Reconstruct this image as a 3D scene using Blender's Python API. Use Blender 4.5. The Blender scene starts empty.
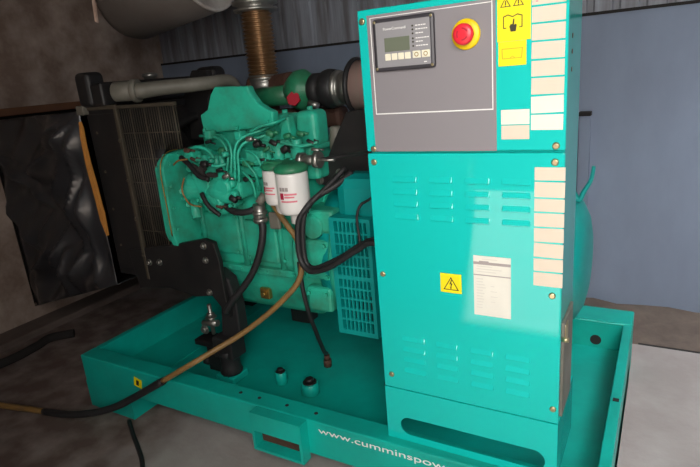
import bpy, bmesh, math, random
from mathutils import Vector, Matrix
S = bpy.context.scene
col = S.collection
random.seed(7)

# ------------------------------------------------------------------ camera
cd = bpy.data.cameras.new('camera')
cd.sensor_width = 36.0
cd.lens = 546.487 * 36.0 / 700.0
cd.clip_start = 0.02
cam = bpy.data.objects.new('camera', cd)
cam.location = (0.6242, -1.1625, 1.2243)
cam.rotation_euler = (1.28199, 0.084486, 0.512182)
col.objects.link(cam)
S.camera = cam

# ------------------------------------------------------------------ light
w = bpy.data.worlds.new('world'); S.world = w; w.use_nodes = True
bgn = w.node_tree.nodes['Background']
bgn.inputs[0].default_value = (0.75, 0.86, 1.0, 1)
bgn.inputs[1].default_value = 0.06

def area(name, loc, target, size, size_y, power, color, spread=180):
    l = bpy.data.lights.new(name, 'AREA'); l.shape = 'RECTANGLE'
    l.size = size; l.size_y = size_y; l.energy = power; l.color = color
    l.spread = math.radians(spread)
    o = bpy.data.objects.new(name, l); o.location = loc
    o.rotation_euler = (Vector(target) - Vector(loc)).to_track_quat('-Z', 'Y').to_euler()
    col.objects.link(o); return o

sl = bpy.data.lights.new('sun', 'SUN'); sl.energy = 18.0; sl.angle = 0.02; sl.color = (1.0, 0.95, 0.86)
so = bpy.data.objects.new('sun', sl); so.rotation_euler = Vector((0.27, 0.96, -1.0)).to_track_quat('-Z', 'Y').to_euler(); col.objects.link(so)
area('doorway_daylight', (1.0, -1.7, 1.6), (0.5, 0.2, 0.62), 0.9, 1.3, 13.5, (1.0, 0.96, 0.91), 112)
area('right_fill', (1.9, 0.8, 2.5), (1.5, 1.15, 0.1), 0.9, 0.9, 9.5, (0.95, 0.97, 1.0), 85)  # unseen fill lamp added to brighten the right floor and back wall

S.view_settings.view_transform = 'Standard'
S.view_settings.look = 'None'
S.view_settings.exposure = 0.78
S.view_settings.gamma = 1.0
S.view_settings.use_curve_mapping = False

# ------------------------------------------------------------------ materials
def mat(name, color, rough=0.5, metal=0.0, var=0.0, scale=8.0, color2=None, bump=0.0, bscale=60.0, coat=0.0, spec=0.5,
        stretch=(1, 1, 1), lo=0.35, hi=0.7, detail=6.0):
    m = bpy.data.materials.new(name); m.use_nodes = True
    nt = m.node_tree; b = nt.nodes['Principled BSDF']
    b.inputs['Base Color'].default_value = (*color, 1)
    b.inputs['Roughness'].default_value = rough
    b.inputs['Metallic'].default_value = metal
    b.inputs['Specular IOR Level'].default_value = spec
    b.inputs['Coat Weight'].default_value = coat
    b.inputs['Coat Roughness'].default_value = 0.12
    if var > 0 or bump > 0:
        tc = nt.nodes.new('ShaderNodeTexCoord'); mp = nt.nodes.new('ShaderNodeMapping')
        mp.inputs['Scale'].default_value = stretch
        nt.links.new(tc.outputs['Object'], mp.inputs['Vector'])
    if var > 0:
        n = nt.nodes.new('ShaderNodeTexNoise'); n.inputs['Scale'].default_value = scale; n.inputs['Detail'].default_value = detail
        n.inputs['Roughness'].default_value = 0.6
        r = nt.nodes.new('ShaderNodeValToRGB')
        c2 = color2 or tuple(c * 0.6 for c in color)
        r.color_ramp.elements[0].position = lo; r.color_ramp.elements[1].position = hi
        r.color_ramp.elements[0].color = (*[c2[i] * var + color[i] * (1 - var) for i in range(3)], 1)
        r.color_ramp.elements[1].color = (*color, 1)
        nt.links.new(mp.outputs[0], n.inputs['Vector']); nt.links.new(n.outputs['Fac'], r.inputs[0])
        nt.links.new(r.outputs[0], b.inputs['Base Color'])
    if bump > 0:
        n2 = nt.nodes.new('ShaderNodeTexNoise'); n2.inputs['Scale'].default_value = bscale; n2.inputs['Detail'].default_value = 4
        bp = nt.nodes.new('ShaderNodeBump'); bp.inputs['Strength'].default_value = bump; bp.inputs['Distance'].default_value = 0.01
        nt.links.new(mp.outputs[0], n2.inputs['Vector'])
        nt.links.new(n2.outputs['Fac'], bp.inputs['Height']); nt.links.new(bp.outputs[0], b.inputs['Normal'])
    return m

M = {}
M['cab'] = mat('cabinet_paint', (0.0, 0.52, 0.475), 0.6, var=0.10, scale=3, coat=1.0, spec=0.2)
M['cab'].node_tree.nodes['Principled BSDF'].inputs['Coat Roughness'].default_value = 0.035
M['skid'] = mat('skid_paint', (0.0, 0.46, 0.38), 0.42, var=0.6, scale=5, color2=(0.008, 0.26, 0.21), bump=0.05, bscale=12)
M['eng'] = mat('engine_paint', (0.025, 0.50, 0.34), 0.45, var=0.75, scale=11, color2=(0.045, 0.19, 0.115), bump=0.22, bscale=45, lo=0.3, hi=0.6)
M['engd'] = mat('old_engine_paint', (0.012, 0.23, 0.11), 0.45, var=0.5, scale=14, color2=(0.05, 0.1, 0.05), bump=0.15)
M['alt'] = mat('alternator_paint', (0.0, 0.30, 0.28), 0.42, var=0.3, scale=6)
M['black'] = mat('black_paint', (0.008, 0.008, 0.009), 0.5, var=0.3, scale=10, color2=(0.035, 0.03, 0.028))
M['rubber'] = mat('black_rubber', (0.014, 0.014, 0.016), 0.55, var=0.3, scale=20, color2=(0.03, 0.028, 0.026))
M['tarp'] = mat('black_canvas', (0.028, 0.028, 0.032), 0.28, var=0.3, scale=4, color2=(0.018, 0.018, 0.02), bump=0.04, bscale=14, spec=1.0)
M['steel'] = mat('dull_steel', (0.42, 0.41, 0.38), 0.4, 0.9, var=0.4, scale=14)
M['zinc'] = mat('zinc_bolt', (0.58, 0.48, 0.28), 0.35, 0.9)
M['brass'] = mat('aged_brass', (0.38, 0.25, 0.07), 0.4, 0.8)
M['wire'] = mat('grille_wire', (0.09, 0.075, 0.055), 0.55, 0.4)
M['pipe'] = mat('grey_painted_pipe', (0.20, 0.195, 0.165), 0.55, 0.1, var=0.6, scale=10, color2=(0.10, 0.085, 0.065))
M['flex'] = mat('rusty_bellows', (0.33, 0.20, 0.10), 0.35, 0.75, var=0.6, scale=10, color2=(0.10, 0.045, 0.02))
M['rust'] = mat('rusty_iron', (0.10, 0.045, 0.03), 0.75, 0.2, var=0.6, scale=18, color2=(0.04, 0.02, 0.015), bump=0.3)
M['muffler'] = mat('muffler_grey', (0.155, 0.135, 0.122), 0.65, 0.0, var=0.7, scale=3, color2=(0.09, 0.068, 0.055))
M['muffend'] = mat('muffler_end_grey', (0.62, 0.59, 0.56), 0.5, 0.1, var=0.5, scale=12, color2=(0.2, 0.12, 0.08))
M['grey'] = mat('grey_panel', (0.225, 0.21, 0.225), 0.6)
M['greyl'] = mat('grey_hmi', (0.27, 0.265, 0.28), 0.5)
M['dkgrey'] = mat('dark_bezel', (0.045, 0.042, 0.05), 0.45)
M['lcd'] = mat('lcd', (0.15, 0.17, 0.125), 0.25)
M['cream'] = mat('cream_button', (0.80, 0.76, 0.60), 0.5)
M['white'] = mat('white_print', (0.80, 0.80, 0.78), 0.6)
M['yellow'] = mat('yellow_label', (0.85, 0.70, 0.0), 0.5)
M['ink'] = mat('black_ink', (0.03, 0.026, 0.01), 0.6)
M['faint'] = mat('faded_ink', (0.52, 0.40, 0.01), 0.6)
M['paper'] = mat('cream_paper', (0.67, 0.58, 0.47), 0.65, var=0.25, scale=14, color2=(0.60, 0.50, 0.38))
M['paperw'] = mat('white_paper', (0.74, 0.72, 0.64), 0.6, var=0.2, scale=14)
M['pgrey'] = mat('paper_grey_print', (0.34, 0.30, 0.29), 0.6)
M['plight'] = mat('paper_light_print', (0.62, 0.60, 0.54), 0.6)
M['red'] = mat('red_plastic', (0.75, 0.025, 0.045), 0.35)
M['redd'] = mat('dark_red_plastic', (0.42, 0.012, 0.03), 0.4)
M['yplastic'] = mat('yellow_plastic', (0.85, 0.60, 0.0), 0.45)
M['filter'] = mat('white_filter', (0.78, 0.76, 0.74), 0.35)
M['pink'] = mat('pink_print', (0.72, 0.20, 0.25), 0.5)
M['crimson'] = mat('crimson_print', (0.42, 0.01, 0.05), 0.5)
M['hose'] = mat('tan_hose', (0.30, 0.165, 0.045), 0.5, var=0.6, scale=16, color2=(0.14, 0.09, 0.045))
M['element'] = mat('filter_element', (0.48, 0.33, 0.29), 0.7)
M['orng'] = mat('mottled_orange', (0.62, 0.26, 0.05), 0.6, var=0.5, scale=10, color2=(0.35, 0.14, 0.03))
M['lintel'] = mat('brown_lintel', (0.20, 0.085, 0.04), 0.7, var=0.5, scale=3, color2=(0.06, 0.035, 0.025))
M['wallL'] = mat('brown_concrete_wall', (0.50, 0.40, 0.34), 0.85, var=0.95, scale=4.5, lo=0.38, hi=0.66, color2=(0.23, 0.16, 0.125), bump=0.25, bscale=18)
M['lowwall'] = mat('grimy_plinth', (0.17, 0.13, 0.115), 0.85, var=0.7, scale=6, color2=(0.09, 0.065, 0.055), bump=0.3, bscale=25)
M['wallB'] = mat('blue_grey_wall', (0.25, 0.30, 0.40), 0.8, var=0.5, scale=2.4, color2=(0.18, 0.205, 0.275), bump=0.15, bscale=14, stretch=(1.6, 1, 0.7))
M['clad'] = mat('stained_cladding', (0.40, 0.43, 0.50), 0.6, 0.0, var=0.8, scale=6.0, color2=(0.13, 0.115, 0.115), stretch=(3.2, 1, 0.25))
M['floor'] = mat('concrete_floor', (0.42, 0.385, 0.37), 0.75, var=0.6, scale=3.5, color2=(0.25, 0.205, 0.19), bump=0.25, bscale=30)
# oil-soaked patch at the radiator end, ragged edge, also painting in light falloff
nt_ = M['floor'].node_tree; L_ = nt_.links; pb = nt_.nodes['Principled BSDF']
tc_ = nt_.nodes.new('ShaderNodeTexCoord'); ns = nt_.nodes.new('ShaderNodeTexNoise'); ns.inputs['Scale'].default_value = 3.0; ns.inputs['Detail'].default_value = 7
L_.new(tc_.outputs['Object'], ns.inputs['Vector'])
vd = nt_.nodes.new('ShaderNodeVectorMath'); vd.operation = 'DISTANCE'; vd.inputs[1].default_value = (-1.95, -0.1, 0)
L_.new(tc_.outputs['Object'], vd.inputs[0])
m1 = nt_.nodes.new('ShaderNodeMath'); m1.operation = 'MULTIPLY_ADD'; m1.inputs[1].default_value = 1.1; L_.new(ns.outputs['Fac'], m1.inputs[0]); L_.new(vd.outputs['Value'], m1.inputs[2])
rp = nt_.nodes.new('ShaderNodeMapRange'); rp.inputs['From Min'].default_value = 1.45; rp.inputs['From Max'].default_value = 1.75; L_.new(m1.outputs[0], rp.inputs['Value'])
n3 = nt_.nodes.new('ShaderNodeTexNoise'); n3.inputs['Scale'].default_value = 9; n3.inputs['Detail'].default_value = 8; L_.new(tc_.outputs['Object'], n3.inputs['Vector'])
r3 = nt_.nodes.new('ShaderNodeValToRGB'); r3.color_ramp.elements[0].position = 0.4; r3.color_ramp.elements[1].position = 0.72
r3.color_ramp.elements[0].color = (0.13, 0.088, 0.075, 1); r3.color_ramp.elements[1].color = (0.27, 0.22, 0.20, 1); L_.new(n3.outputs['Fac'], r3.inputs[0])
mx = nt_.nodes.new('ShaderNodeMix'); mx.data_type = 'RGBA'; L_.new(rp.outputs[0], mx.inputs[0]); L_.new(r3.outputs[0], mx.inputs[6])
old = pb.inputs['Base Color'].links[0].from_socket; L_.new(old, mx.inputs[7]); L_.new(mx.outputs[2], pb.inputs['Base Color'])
M['dirt'] = mat('dirt', (0.17, 0.13, 0.105), 0.95, var=0.7, scale=7, color2=(0.07, 0.055, 0.05), bump=0.5, bscale=26)
M['dark'] = mat('plain_dark', (0.02, 0.017, 0.016), 0.9)  # even dark; paints shade in holes, grille and groove, also colours dark parts
M['sky'] = mat('bright_sky', (0.9, 0.9, 0.9), 0.9)
M['sky'].node_tree.nodes['Principled BSDF'].inputs['Emission Color'].default_value = (1, 0.97, 0.92, 1)
M['sky'].node_tree.nodes['Principled BSDF'].inputs['Emission Strength'].default_value = 1.2
M['ceil'] = mat('dark_roof', (0.12, 0.115, 0.11), 0.8)

# ------------------------------------------------------------------ mesh helpers
class MB:
    def __init__(self): self.bm = bmesh.new()
    def _merge(self, other):
        me = bpy.data.meshes.new('t'); other.to_mesh(me); other.free(); self.bm.from_mesh(me); bpy.data.meshes.remove(me)
    def box(self, x0, x1, y0, y1, z0, z1, bev=0.0, mtx=None, seg=2):
        b = bmesh.new(); bmesh.ops.create_cube(b, size=1.0)
        for v in b.verts:
            v.co = Vector(((x0 + x1) / 2 + v.co.x * (x1 - x0), (y0 + y1) / 2 + v.co.y * (y1 - y0), (z0 + z1) / 2 + v.co.z * (z1 - z0)))
        if bev > 0: bmesh.ops.bevel(b, geom=list(b.edges), offset=bev, segments=seg, affect='EDGES', profile=0.5)
        if mtx is not None: b.transform(mtx)
        self._merge(b); return self
    def lathe(self, prof, p0, axis, n=24, cap=True):
        """prof = [(radius, distance along axis)]"""
        a = Vector(axis).normalized(); p0 = Vector(p0)
        u = a.orthogonal().normalized(); v = a.cross(u)
        b = bmesh.new(); rings = []
        for r, d in prof:
            rings.append([b.verts.new(p0 + a * d + (u * math.cos(2 * math.pi * i / n) + v * math.sin(2 * math.pi * i / n)) * max(r, 1e-4)) for i in range(n)])
        for k in range(len(rings) - 1):
            for i in range(n):
                b.faces.new((rings[k][i], rings[k][(i + 1) % n], rings[k + 1][(i + 1) % n], rings[k + 1][i]))
        if cap:
            b.faces.new(list(reversed(rings[0]))); b.faces.new(rings[-1])
        for f in b.faces: f.smooth = len(f.verts) == 4
        bmesh.ops.recalc_face_normals(b, faces=b.faces)
        self._merge(b); return self
    def cyl(self, p0, p1, r, r2=None, n=20, bev=0.0):
        p0 = Vector(p0); p1 = Vector(p1); L = (p1 - p0).length; r2 = r if r2 is None else r2
        pr = [(r - bev, 0), (r, bev), (r2, L - bev), (r2 - bev, L)] if bev > 0 else [(r, 0), (r2, L)]
        return self.lathe(pr, p0, p1 - p0, n)
    def tube(self, pts, r, n=10, sub=6, radii=None):
        P = [Vector(p) for p in pts]
        if len(P) > 2:
            out = []; rad = []
            R_ = radii or [r] * len(P)
            for i in range(len(P) - 1):
                a = P[max(i - 1, 0)]; b_ = P[i]; c = P[i + 1]; d = P[min(i + 2, len(P) - 1)]
                for k in range(sub):
                    t = k / sub
                    out.append(0.5 * ((2 * b_) + (c - a) * t + (2 * a - 5 * b_ + 4 * c - d) * t * t + (3 * b_ - a - 3 * c + d) * t ** 3))
                    rad.append(R_[i] * (1 - t) + R_[i + 1] * t)
            out.append(P[-1]); rad.append(R_[-1])
        else:
            out = P; rad = radii or [r] * 2
        b = bmesh.new(); rings = []; u = None
        for i, p in enumerate(out):
            t = (out[min(i + 1, len(out) - 1)] - out[max(i - 1, 0)]).normalized()
            if u is None: u = t.orthogonal().normalized()
            else: u = (u - t * u.dot(t)).normalized()
            v = t.cross(u)
            rings.append([b.verts.new(p + (u * math.cos(2 * math.pi * k / n) + v * math.sin(2 * math.pi * k / n)) * rad[i]) for k in range(n)])
        for i in range(len(rings) - 1):
            for k in range(n):
                f = b.faces.new((rings[i][k], rings[i][(k + 1) % n], rings[i + 1][(k + 1) % n], rings[i + 1][k])); f.smooth = True
        b.faces.new(list(reversed(rings[0]))); b.faces.new(rings[-1])
        bmesh.ops.recalc_face_normals(b, faces=b.faces)
        self._merge(b); return self
    def prism(self, pts, vec, bev=0.0):
        """planar polygon extruded by vec"""
        b = bmesh.new(); vec = Vector(vec)
        a = [b.verts.new(Vector(p)) for p in pts]; c = [b.verts.new(Vector(p) + vec) for p in pts]
        n = len(a)
        b.faces.new(a); b.faces.new(list(reversed(c)))
        for i in range(n): b.faces.new((a[(i + 1) % n], a[i], c[i], c[(i + 1) % n]))
        bmesh.ops.recalc_face_normals(b, faces=b.faces)
        if bev > 0: bmesh.ops.bevel(b, geom=list(b.edges), offset=bev, segments=2, affect='EDGES', profile=0.5)
        self._merge(b); return self
    def holed(self, outer, holes, vec):
        b = bmesh.new()
        for loop in [outer] + holes:
            vs = [b.verts.new(Vector(p)) for p in loop]
            for i in range(len(vs)): b.edges.new((vs[i], vs[(i + 1) % len(vs)]))
        bmesh.ops.triangle_fill(b, use_beauty=True, edges=list(b.edges))
        r = bmesh.ops.extrude_face_region(b, geom=list(b.faces))
        bmesh.ops.translate(b, verts=[v for v in r['geom'] if isinstance(v, bmesh.types.BMVert)], vec=Vector(vec))
        bmesh.ops.recalc_face_normals(b, faces=b.faces)
        self._merge(b); return self
    def bolt(self, p, axis, r=0.009, h=0.008):
        a = Vector(axis).normalized()
        self.lathe([(r * 1.5, 0), (r * 1.5, h * 0.25)], p, a, 14)
        self.lathe([(r, 0), (r, h), (r * 0.8, h * 1.15)], Vector(p) + a * h * 0.25, a, 6); return self
    def build(self, name, m, parent=None):
        me = bpy.data.meshes.new(name); self.bm.to_mesh(me); self.bm.free()
        if len(me.materials) == 0: me.materials.append(m)
        o = bpy.data.objects.new(name, me); col.objects.link(o)
        if parent is not None:
            o.parent = parent
            me.transform(Matrix.Translation(-wloc(parent)))
        return o

def wloc(o):
    v = Vector(o.location)
    while o.parent: o = o.parent; v += Vector(o.location)
    return v

def thing(name, label, cat, loc, group=None):
    o = bpy.data.objects.new(name, None); col.objects.link(o); o.location = loc; o.empty_display_size = 0.1
    o['label'] = label; o['category'] = cat
    if group: o['group'] = group
    return o
def tag(o, label, cat, group=None):
    o['label'] = label; o['category'] = cat
    if group: o['group'] = group
    return o
def struct(name, mb, m, parent=None):
    o = mb.build(name, m, parent); o['kind'] = 'structure'; return o
def text(name, s, loc, size, m, parent, rot=(math.pi / 2, 0, 0), extrude=0.0004, align='LEFT', sx=1.0):
    c = bpy.data.curves.new(name, 'FONT'); c.body = s; c.size = size; c.extrude = extrude; c.align_x = align
    c.materials.append(m)
    tmp = bpy.data.objects.new(name + '_curve', c); col.objects.link(tmp)
    me = bpy.data.meshes.new_from_object(tmp.evaluated_get(bpy.context.evaluated_depsgraph_get()))
    bpy.data.objects.remove(tmp)
    me.transform(Matrix.Translation(Vector(loc) - wloc(parent)) @ Matrix.Rotation(rot[0], 4, 'X') @ Matrix.Diagonal((sx, 1, 1, 1)))
    if len(me.materials) == 0: me.materials.append(m)
    o = bpy.data.objects.new(name, me); col.objects.link(o); o.parent = parent
    return o

def bolts(name, items, m, parent):
    for p, a, r_, h in items: MB().bolt(p, a, r_, h).build(name, m, parent)

# ================================================================== SETTING
WX, WY = -2.42, 1.627
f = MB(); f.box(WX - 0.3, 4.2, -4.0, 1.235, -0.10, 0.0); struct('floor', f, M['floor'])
d = MB(); 
g = bmesh.new()
N = 60
vs = {}
for i in range(N + 1):
    for j in range(9):
        x = WX + 0.02 + (4.2 - WX) * i / N; y = 1.225 + (WY - 0.012 - 1.225) * j / 8
        z = -0.035 + 0.055 * (j / 8) ** 1.5 + random.uniform(-0.012, 0.012) - (0.035 if j < 2 else 0)
        vs[i, j] = g.verts.new((x, y, z))
for i in range(N):
    for j in range(8):
        fc = g.faces.new((vs[i, j], vs[i + 1, j], vs[i + 1, j + 1], vs[i, j + 1])); fc.smooth = True
d._merge(g)
struct('groove_shade', MB().box(0.58, 4.2, 1.2352, 1.275, -0.06, -0.012), M['dark'])  # dark strip painting the shade in the groove along the slab edge
d = d.build('dirt_strip', M['dirt']); d['kind'] = 'stuff'; d['label'] = 'strip of loose brown dirt along the foot of the blue-grey wall'; d['category'] = 'dirt'

LEDGE = 1.379
struct('wall_back', MB().box(WX - 0.3, 4.2, WY, WY + 0.25, -0.1, LEDGE), M['wallB'])
cl = MB(); x = WX - 0.2; cb = bmesh.new(); row = []
while x < 4.2:
    for dx, dy in ((0, 0), (0.055, 0), (0.062, 0.012), (0.085, 0.012), (0.092, 0)):
        row.append((x + dx, WY + 0.035 + dy))
    x += 0.105
a0 = [cb.verts.new((x, y, LEDGE + 0.004)) for x, y in row]; a1 = [cb.verts.new((x, y, 2.9)) for x, y in row]
for i in range(len(row) - 1): cb.faces.new((a0[i], a0[i + 1], a1[i + 1], a1[i]))
cl._merge(cb); o = struct('wall_back_cladding', cl, M['clad'])
sm = o.modifiers.new('thickness', 'SOLIDIFY'); sm.thickness = 0.006
struct('trim_1', MB().box(WX, 4.2, WY - 0.004, WY + 0.03, LEDGE - 0.010, LEDGE + 0.003), M['dark'])
# left wall with the discharge opening
OY0, OY1, OZ0, OZ1 = 0.40, 1.30, 0.10, 1.15
wl = MB(); X0, X1 = WX - 0.25, WX
wl.holed([(X1, -4.0, -0.1), (X1, WY + 0.02, -0.1), (X1, WY + 0.02, 2.9), (X1, -4.0, 2.9)],
         [[(X1, OY0, OZ0), (X1, OY1, OZ0), (X1, OY1, OZ1), (X1, OY0, OZ1)],
          [(X1, 1.170, 1.64), (X1, 1.195, 1.63), (X1, 1.225, 1.95), (X1, 1.195, 1.95)]], (-0.06, 0, 0))
struct('wall_left', wl, M['wallL'])
struct('opening_dark_plate', MB().box(X1 - 0.12, X1 - 0.062, 0.2, 1.5, -0.1, 1.3), M['dark'])  # unseen dark plate added behind the opening to stop sun leaking in
struct('window_1', MB().box(X1 - 0.09, X1 - 0.075, 1.15, 1.25, 1.60, 1.98), M['sky'])
fw_ = MB(); fw_.box(WX - 0.3, -0.85, -3.6, -3.4, -0.1, 2.9); fw_.box(0.65, 4.2, -3.6, -3.4, -0.1, 2.9); fw_.box(-0.85, 0.65, -3.6, -3.4, 2.65, 2.9)
struct('wall_front', fw_, M['wallL'])
struct('trim_2', MB().box(WX - 0.02, WX + 0.03, -1.6, WY - 0.02, 1.15, 1.19, 0.004), M['lintel'])
struct('baseboard_left', MB().box(WX, WX + 0.17, -0.6, WY - 0.3, -0.02, 0.035, 0.012), M['lowwall'])
struct('ceiling', MB().box(WX - 0.3, 4.2, -4.0, WY + 0.3, 2.9, 3.0), M['ceil'])

# ================================================================== SKID
ZS = 0.2306; TZ = 0.115
XL, XR, YF, YB = -1.355, 0.5625, -0.028, 1.060
skid = thing('generator_skid', 'teal green steel skid base carrying engine, alternator and control cabinet', 'skid', ((XL + XR) / 2, 0.5, 0))
def cbeam(x0, x1, y0, y1, z0, z1, bev=0.004):
    return MB().box(x0, x1, y0, y1, z0, z1, bev)
cbeam(XL, XR, YF, 0.044, 0.108, ZS, 0.005).build('long_rail', M['skid'], skid)
cbeam(XL, XR, 0.93, YB, 0.108, ZS, 0.005).build('long_rail', M['skid'], skid)
cbeam(XL, XL + 0.03, 0.0441, 0.9299, 0.0, ZS - 0.0005, 0.003).build('end_rail', M['skid'], skid)
cbeam(XR - 0.030, XR, 0.0441, 0.9299, 0.0, ZS - 0.0005, 0.003).build('end_rail', M['skid'], skid)
MB().box(XL + 0.031, XR - 0.031, 0.0445, 0.9295, TZ - 0.012, TZ).build('tray', M['skid'], skid)
for x0, x1 in ((XL, XL + 0.26), (XR - 0.2, XR)):
    cbeam(x0 - 0.0004, x1, YF - 0.0006, YB, 0.0, 0.118, 0.0).build('cross_beam', M['skid'], skid)
def ring_tube(x0, x1, y0, y1, z0, z1, t):
    m_ = MB()
    m_.holed([(x0, y0, z0), (x1, y0, z0), (x1, y0, z1), (x0, y0, z1)],
             [[(x0 + t, y0, z0 + t), (x1 - t, y0, z0 + t), (x1 - t, y0, z1 - t * 6.5), (x0 + t, y0, z1 - t * 6.5)]], (0, y1 - y0, 0))
    return m_
fp_ = ring_tube(-0.455, -0.262, -0.066, YF - 0.0005, 0.092, 0.2285, 0.010).build('fork_pocket', M['skid'], skid)
MB().box(-0.444, -0.273, -0.032, -0.0295, 0.106, 0.163).build('pocket_shade_plate', M['rust'], fp_)  # dark plate painting the shade inside the hollow pocket
MB().box(-0.46, -0.27, 0.45, 1.0, 0.0, 0.1025, 0.004).build('cross_beam', M['skid'], skid)
for x in (-0.55, -0.47, -0.36, -0.25): MB().lathe([(0.006, 0), (0.006, 0.0015)], (x, 0.008, ZS), (0, 0, 1), 12).build('bolt_hole_shade', M['dark'], skid)
b = MB(); b.box(-0.02, 0.02, -0.0015, 0, -0.019, 0.019, mtx=Matrix.Translation(Vector((-1.027, -0.028, 0.179))) @ Matrix.Rotation(0.25, 4, 'Y'))
yl = b.build('warning_sticker', M['yellow'], skid); yl['label'] = 'small yellow warning sticker'
c0 = Vector((-1.027, -0.028, 0.179))
b = MB(); b.box(-0.007, 0.006, -0.0022, -0.0016, -0.011, 0.011, mtx=Matrix.Translation(c0) @ Matrix.Rotation(0.25, 4, 'Y'))
b.build('sticker_symbol', M['ink'], yl)
t = text('web_address', 'www.cumminspower.com', (-0.222, YF - 0.0008, 0.194), 0.030, M['white'], skid, sx=1.72); t['label'] = 'white lettering along the rail'
# mounting bolts, caps, drain
b = MB(); p = Vector((-0.579, 0.257, TZ)); b.cyl(p, p + Vector((0, 0, 0.05)), 0.023, 0.022, 16, 0.002); st = b.build('spacer', M['skid'], skid)
MB().bolt(p + Vector((0, 0, 0.05)), (0, 0, 1), 0.012, 0.010).build('bolt', M['black'], st)
b = MB(); p = Vector((-0.437, 0.242, TZ)); b.cyl(p, p + Vector((0, 0, 0.045)), 0.034, 0.032, 24, 0.004); st = b.build('spacer', M['skid'], skid)
MB().bolt(p + Vector((0, 0, 0.045)), (0, 0, 1), 0.017, 0.012).build('bolt', M['black'], st)
p = Vector((-0.785, 0.215, TZ))
MB().box(p.x - 0.045, p.x + 0.045, p.y - 0.045, p.y + 0.045, TZ, TZ + 0.03, 0.006).build('mount_pad', M['skid'], skid)
p = Vector((-0.478, 0.428, TZ)); b = MB(); b.cyl(p, p + Vector((0, 0, 0.03)), 0.016, n=6).cyl(p + Vector((0, 0, 0.03)), p + Vector((0, 0, 0.05)), 0.011, n=12)
b.build('drain_fitting', M['rust'], skid)
p = Vector((-0.968, 0.274, TZ)); MB().cyl(p, p + Vector((0, 0, 0.025)), 0.024, 0.02, 16, 0.004).build('rubber_plug', M['rubber'], skid)
MB().lathe([(0.02, 0), (0.02, 0.003)], (0.44, 0.9299, 0.15), (0, -1, 0), 16).build('rail_hole_shade', M['dark'], skid)
b = MB(); b.box(XR - 0.022, XR - 0.006, 0.40, 0.414, ZS, ZS + 0.003); b.build('rail_clip', M['dark'], skid)

# ================================================================== CABINET
cab = thing('control_cabinet', 'bright turquoise control cabinet with grey display panel standing on the skid front', 'cabinet', (0.225, 0.1, ZS))
CW, CD, CT = 0.45, 0.20, 1.352
SEAM = 1.033; DB = 0.391
MB().box(0.003, CW - 0.003, 0.014, CD, DB + 0.001, CT - 0.002, 0.004).build('body', M['cab'], cab)
MB().box(0.0, CW, 0.0, 0.0135, SEAM + 0.0025, CT, 0.003).build('upper_panel', M['cab'], cab)
# lower door with louvres
b = MB(); b.box(0.0, CW, 0.0, 0.0135, DB + 0.002, SEAM - 0.0025, 0.003)
for (cx_, w_) in ((0.094, 0.062), (0.183, 0.056), (0.268, 0.056), (0.353, 0.06)):
    for z in (0.970, 0.940, 0.910, 0.879):
        b.prism([(cx_ - w_ / 2, 0.001, z + 0.0085), (cx_ - w_ / 2, 0.001, z - 0.0085), (cx_ - w_ / 2, -0.0055, z - 0.0065)], (w_, 0, 0), 0.0016)
for (cx_, w_) in ((0.094, 0.062), (0.183, 0.056), (0.272, 0.056), (0.357, 0.056)):
    for z in (0.549, 0.518, 0.488, 0.456):
        b.prism([(cx_ - w_ / 2, 0.001, z + 0.0085), (cx_ - w_ / 2, 0.001, z - 0.0085), (cx_ - w_ / 2, -0.0055, z - 0.0065)], (w_, 0, 0), 0.0016)
door = b.build('door', M['cab'], cab)
for x, z in ((0.017, 1.010), (0.431, 1.012), (0.024, 0.433), (0.438, 0.432), (0.431, 0.717), (0.019, 0.722)):
    MB().lathe([(0.0075, 0), (0.0075, 0.002), (0.005, 0.004)], (x, 0.0, z), (0, -1, 0), 14).build('screw', M['zinc'], door)
# base with handhole
def slot(x0, x1, z0, z1, y):
    r = (z1 - z0) / 2; zc = (z0 + z1) / 2; L = []
    for k in range(13): a = -math.pi / 2 + math.pi * k / 12; L.append((x1 - r + r * math.cos(a), y, zc + r * math.sin(a)))
    for k in range(13): a = math.pi / 2 + math.pi * k / 12; L.append((x0 + r + r * math.cos(a), y, zc + r * math.sin(a)))
    return L
b = MB(); b.holed([(0, 0.0, ZS), (CW, 0.0, ZS), (CW, 0.0, DB), (0, 0.0, DB)], [slot(0.040, 0.423, 0.251, 0.306, 0.0)], (0, 0.004, 0))
b.box(0.0, 0.004, 0.0041, CD + 0.03, ZS, DB); b.box(CW - 0.004, CW, 0.0041, CD + 0.03, ZS, DB)
b.box(0.0041, CW - 0.0041, 0.0041, CD, DB - 0.006, DB)
base = b.build('plinth', M['cab'], cab)
MB().box(0.36, 0.42, 0.14, 0.17, ZS, 0.31, 0.003).build('cable_gland', M['rust'], base)
# rear feet of cabinet standing on the tray
# grey panel
gp = MB().box(0.0245, 0.3125, -0.0018, 0.0, 1.036, 1.3385).build('face_plate', M['grey'], cab)
b = MB()
for (x0, x1, z0, z1) in ((0.0322, 0.0342, 1.123, 1.332), (0.3045, 0.3065, 1.123, 1.335), (0.0322, 0.3065, 1.122, 1.1245), (0.0322, 0.3065, 1.3315, 1.333)):
    b.box(x0, x1, -0.0024, -0.0019, z0, z1)
b.build('outline', M['white'], gp)
hm = MB().box(0.037, 0.181, -0.012, -0.0026, 1.219, 1.3295, 0.006).build('display_module', M['dkgrey'], cab)
hm['label'] = 'dark-rimmed display module'
MB().box(0.0455, 0.1725, -0.0135, -0.0121, 1.227, 1.3215, 0.0006).build('module_face', M['greyl'], hm)
MB().box(0.066, 0.126, -0.0150, -0.0136, 1.2595, 1.2885, 0.0005).build('screen', M['lcd'], hm)
for k in range(4):
    x = 0.066 + k * 0.0157
    MB().box(x, x + 0.0135, -0.0155, -0.0136, 1.2415, 1.2555, 0.0012).build('button', M['cream'], hm)
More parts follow.
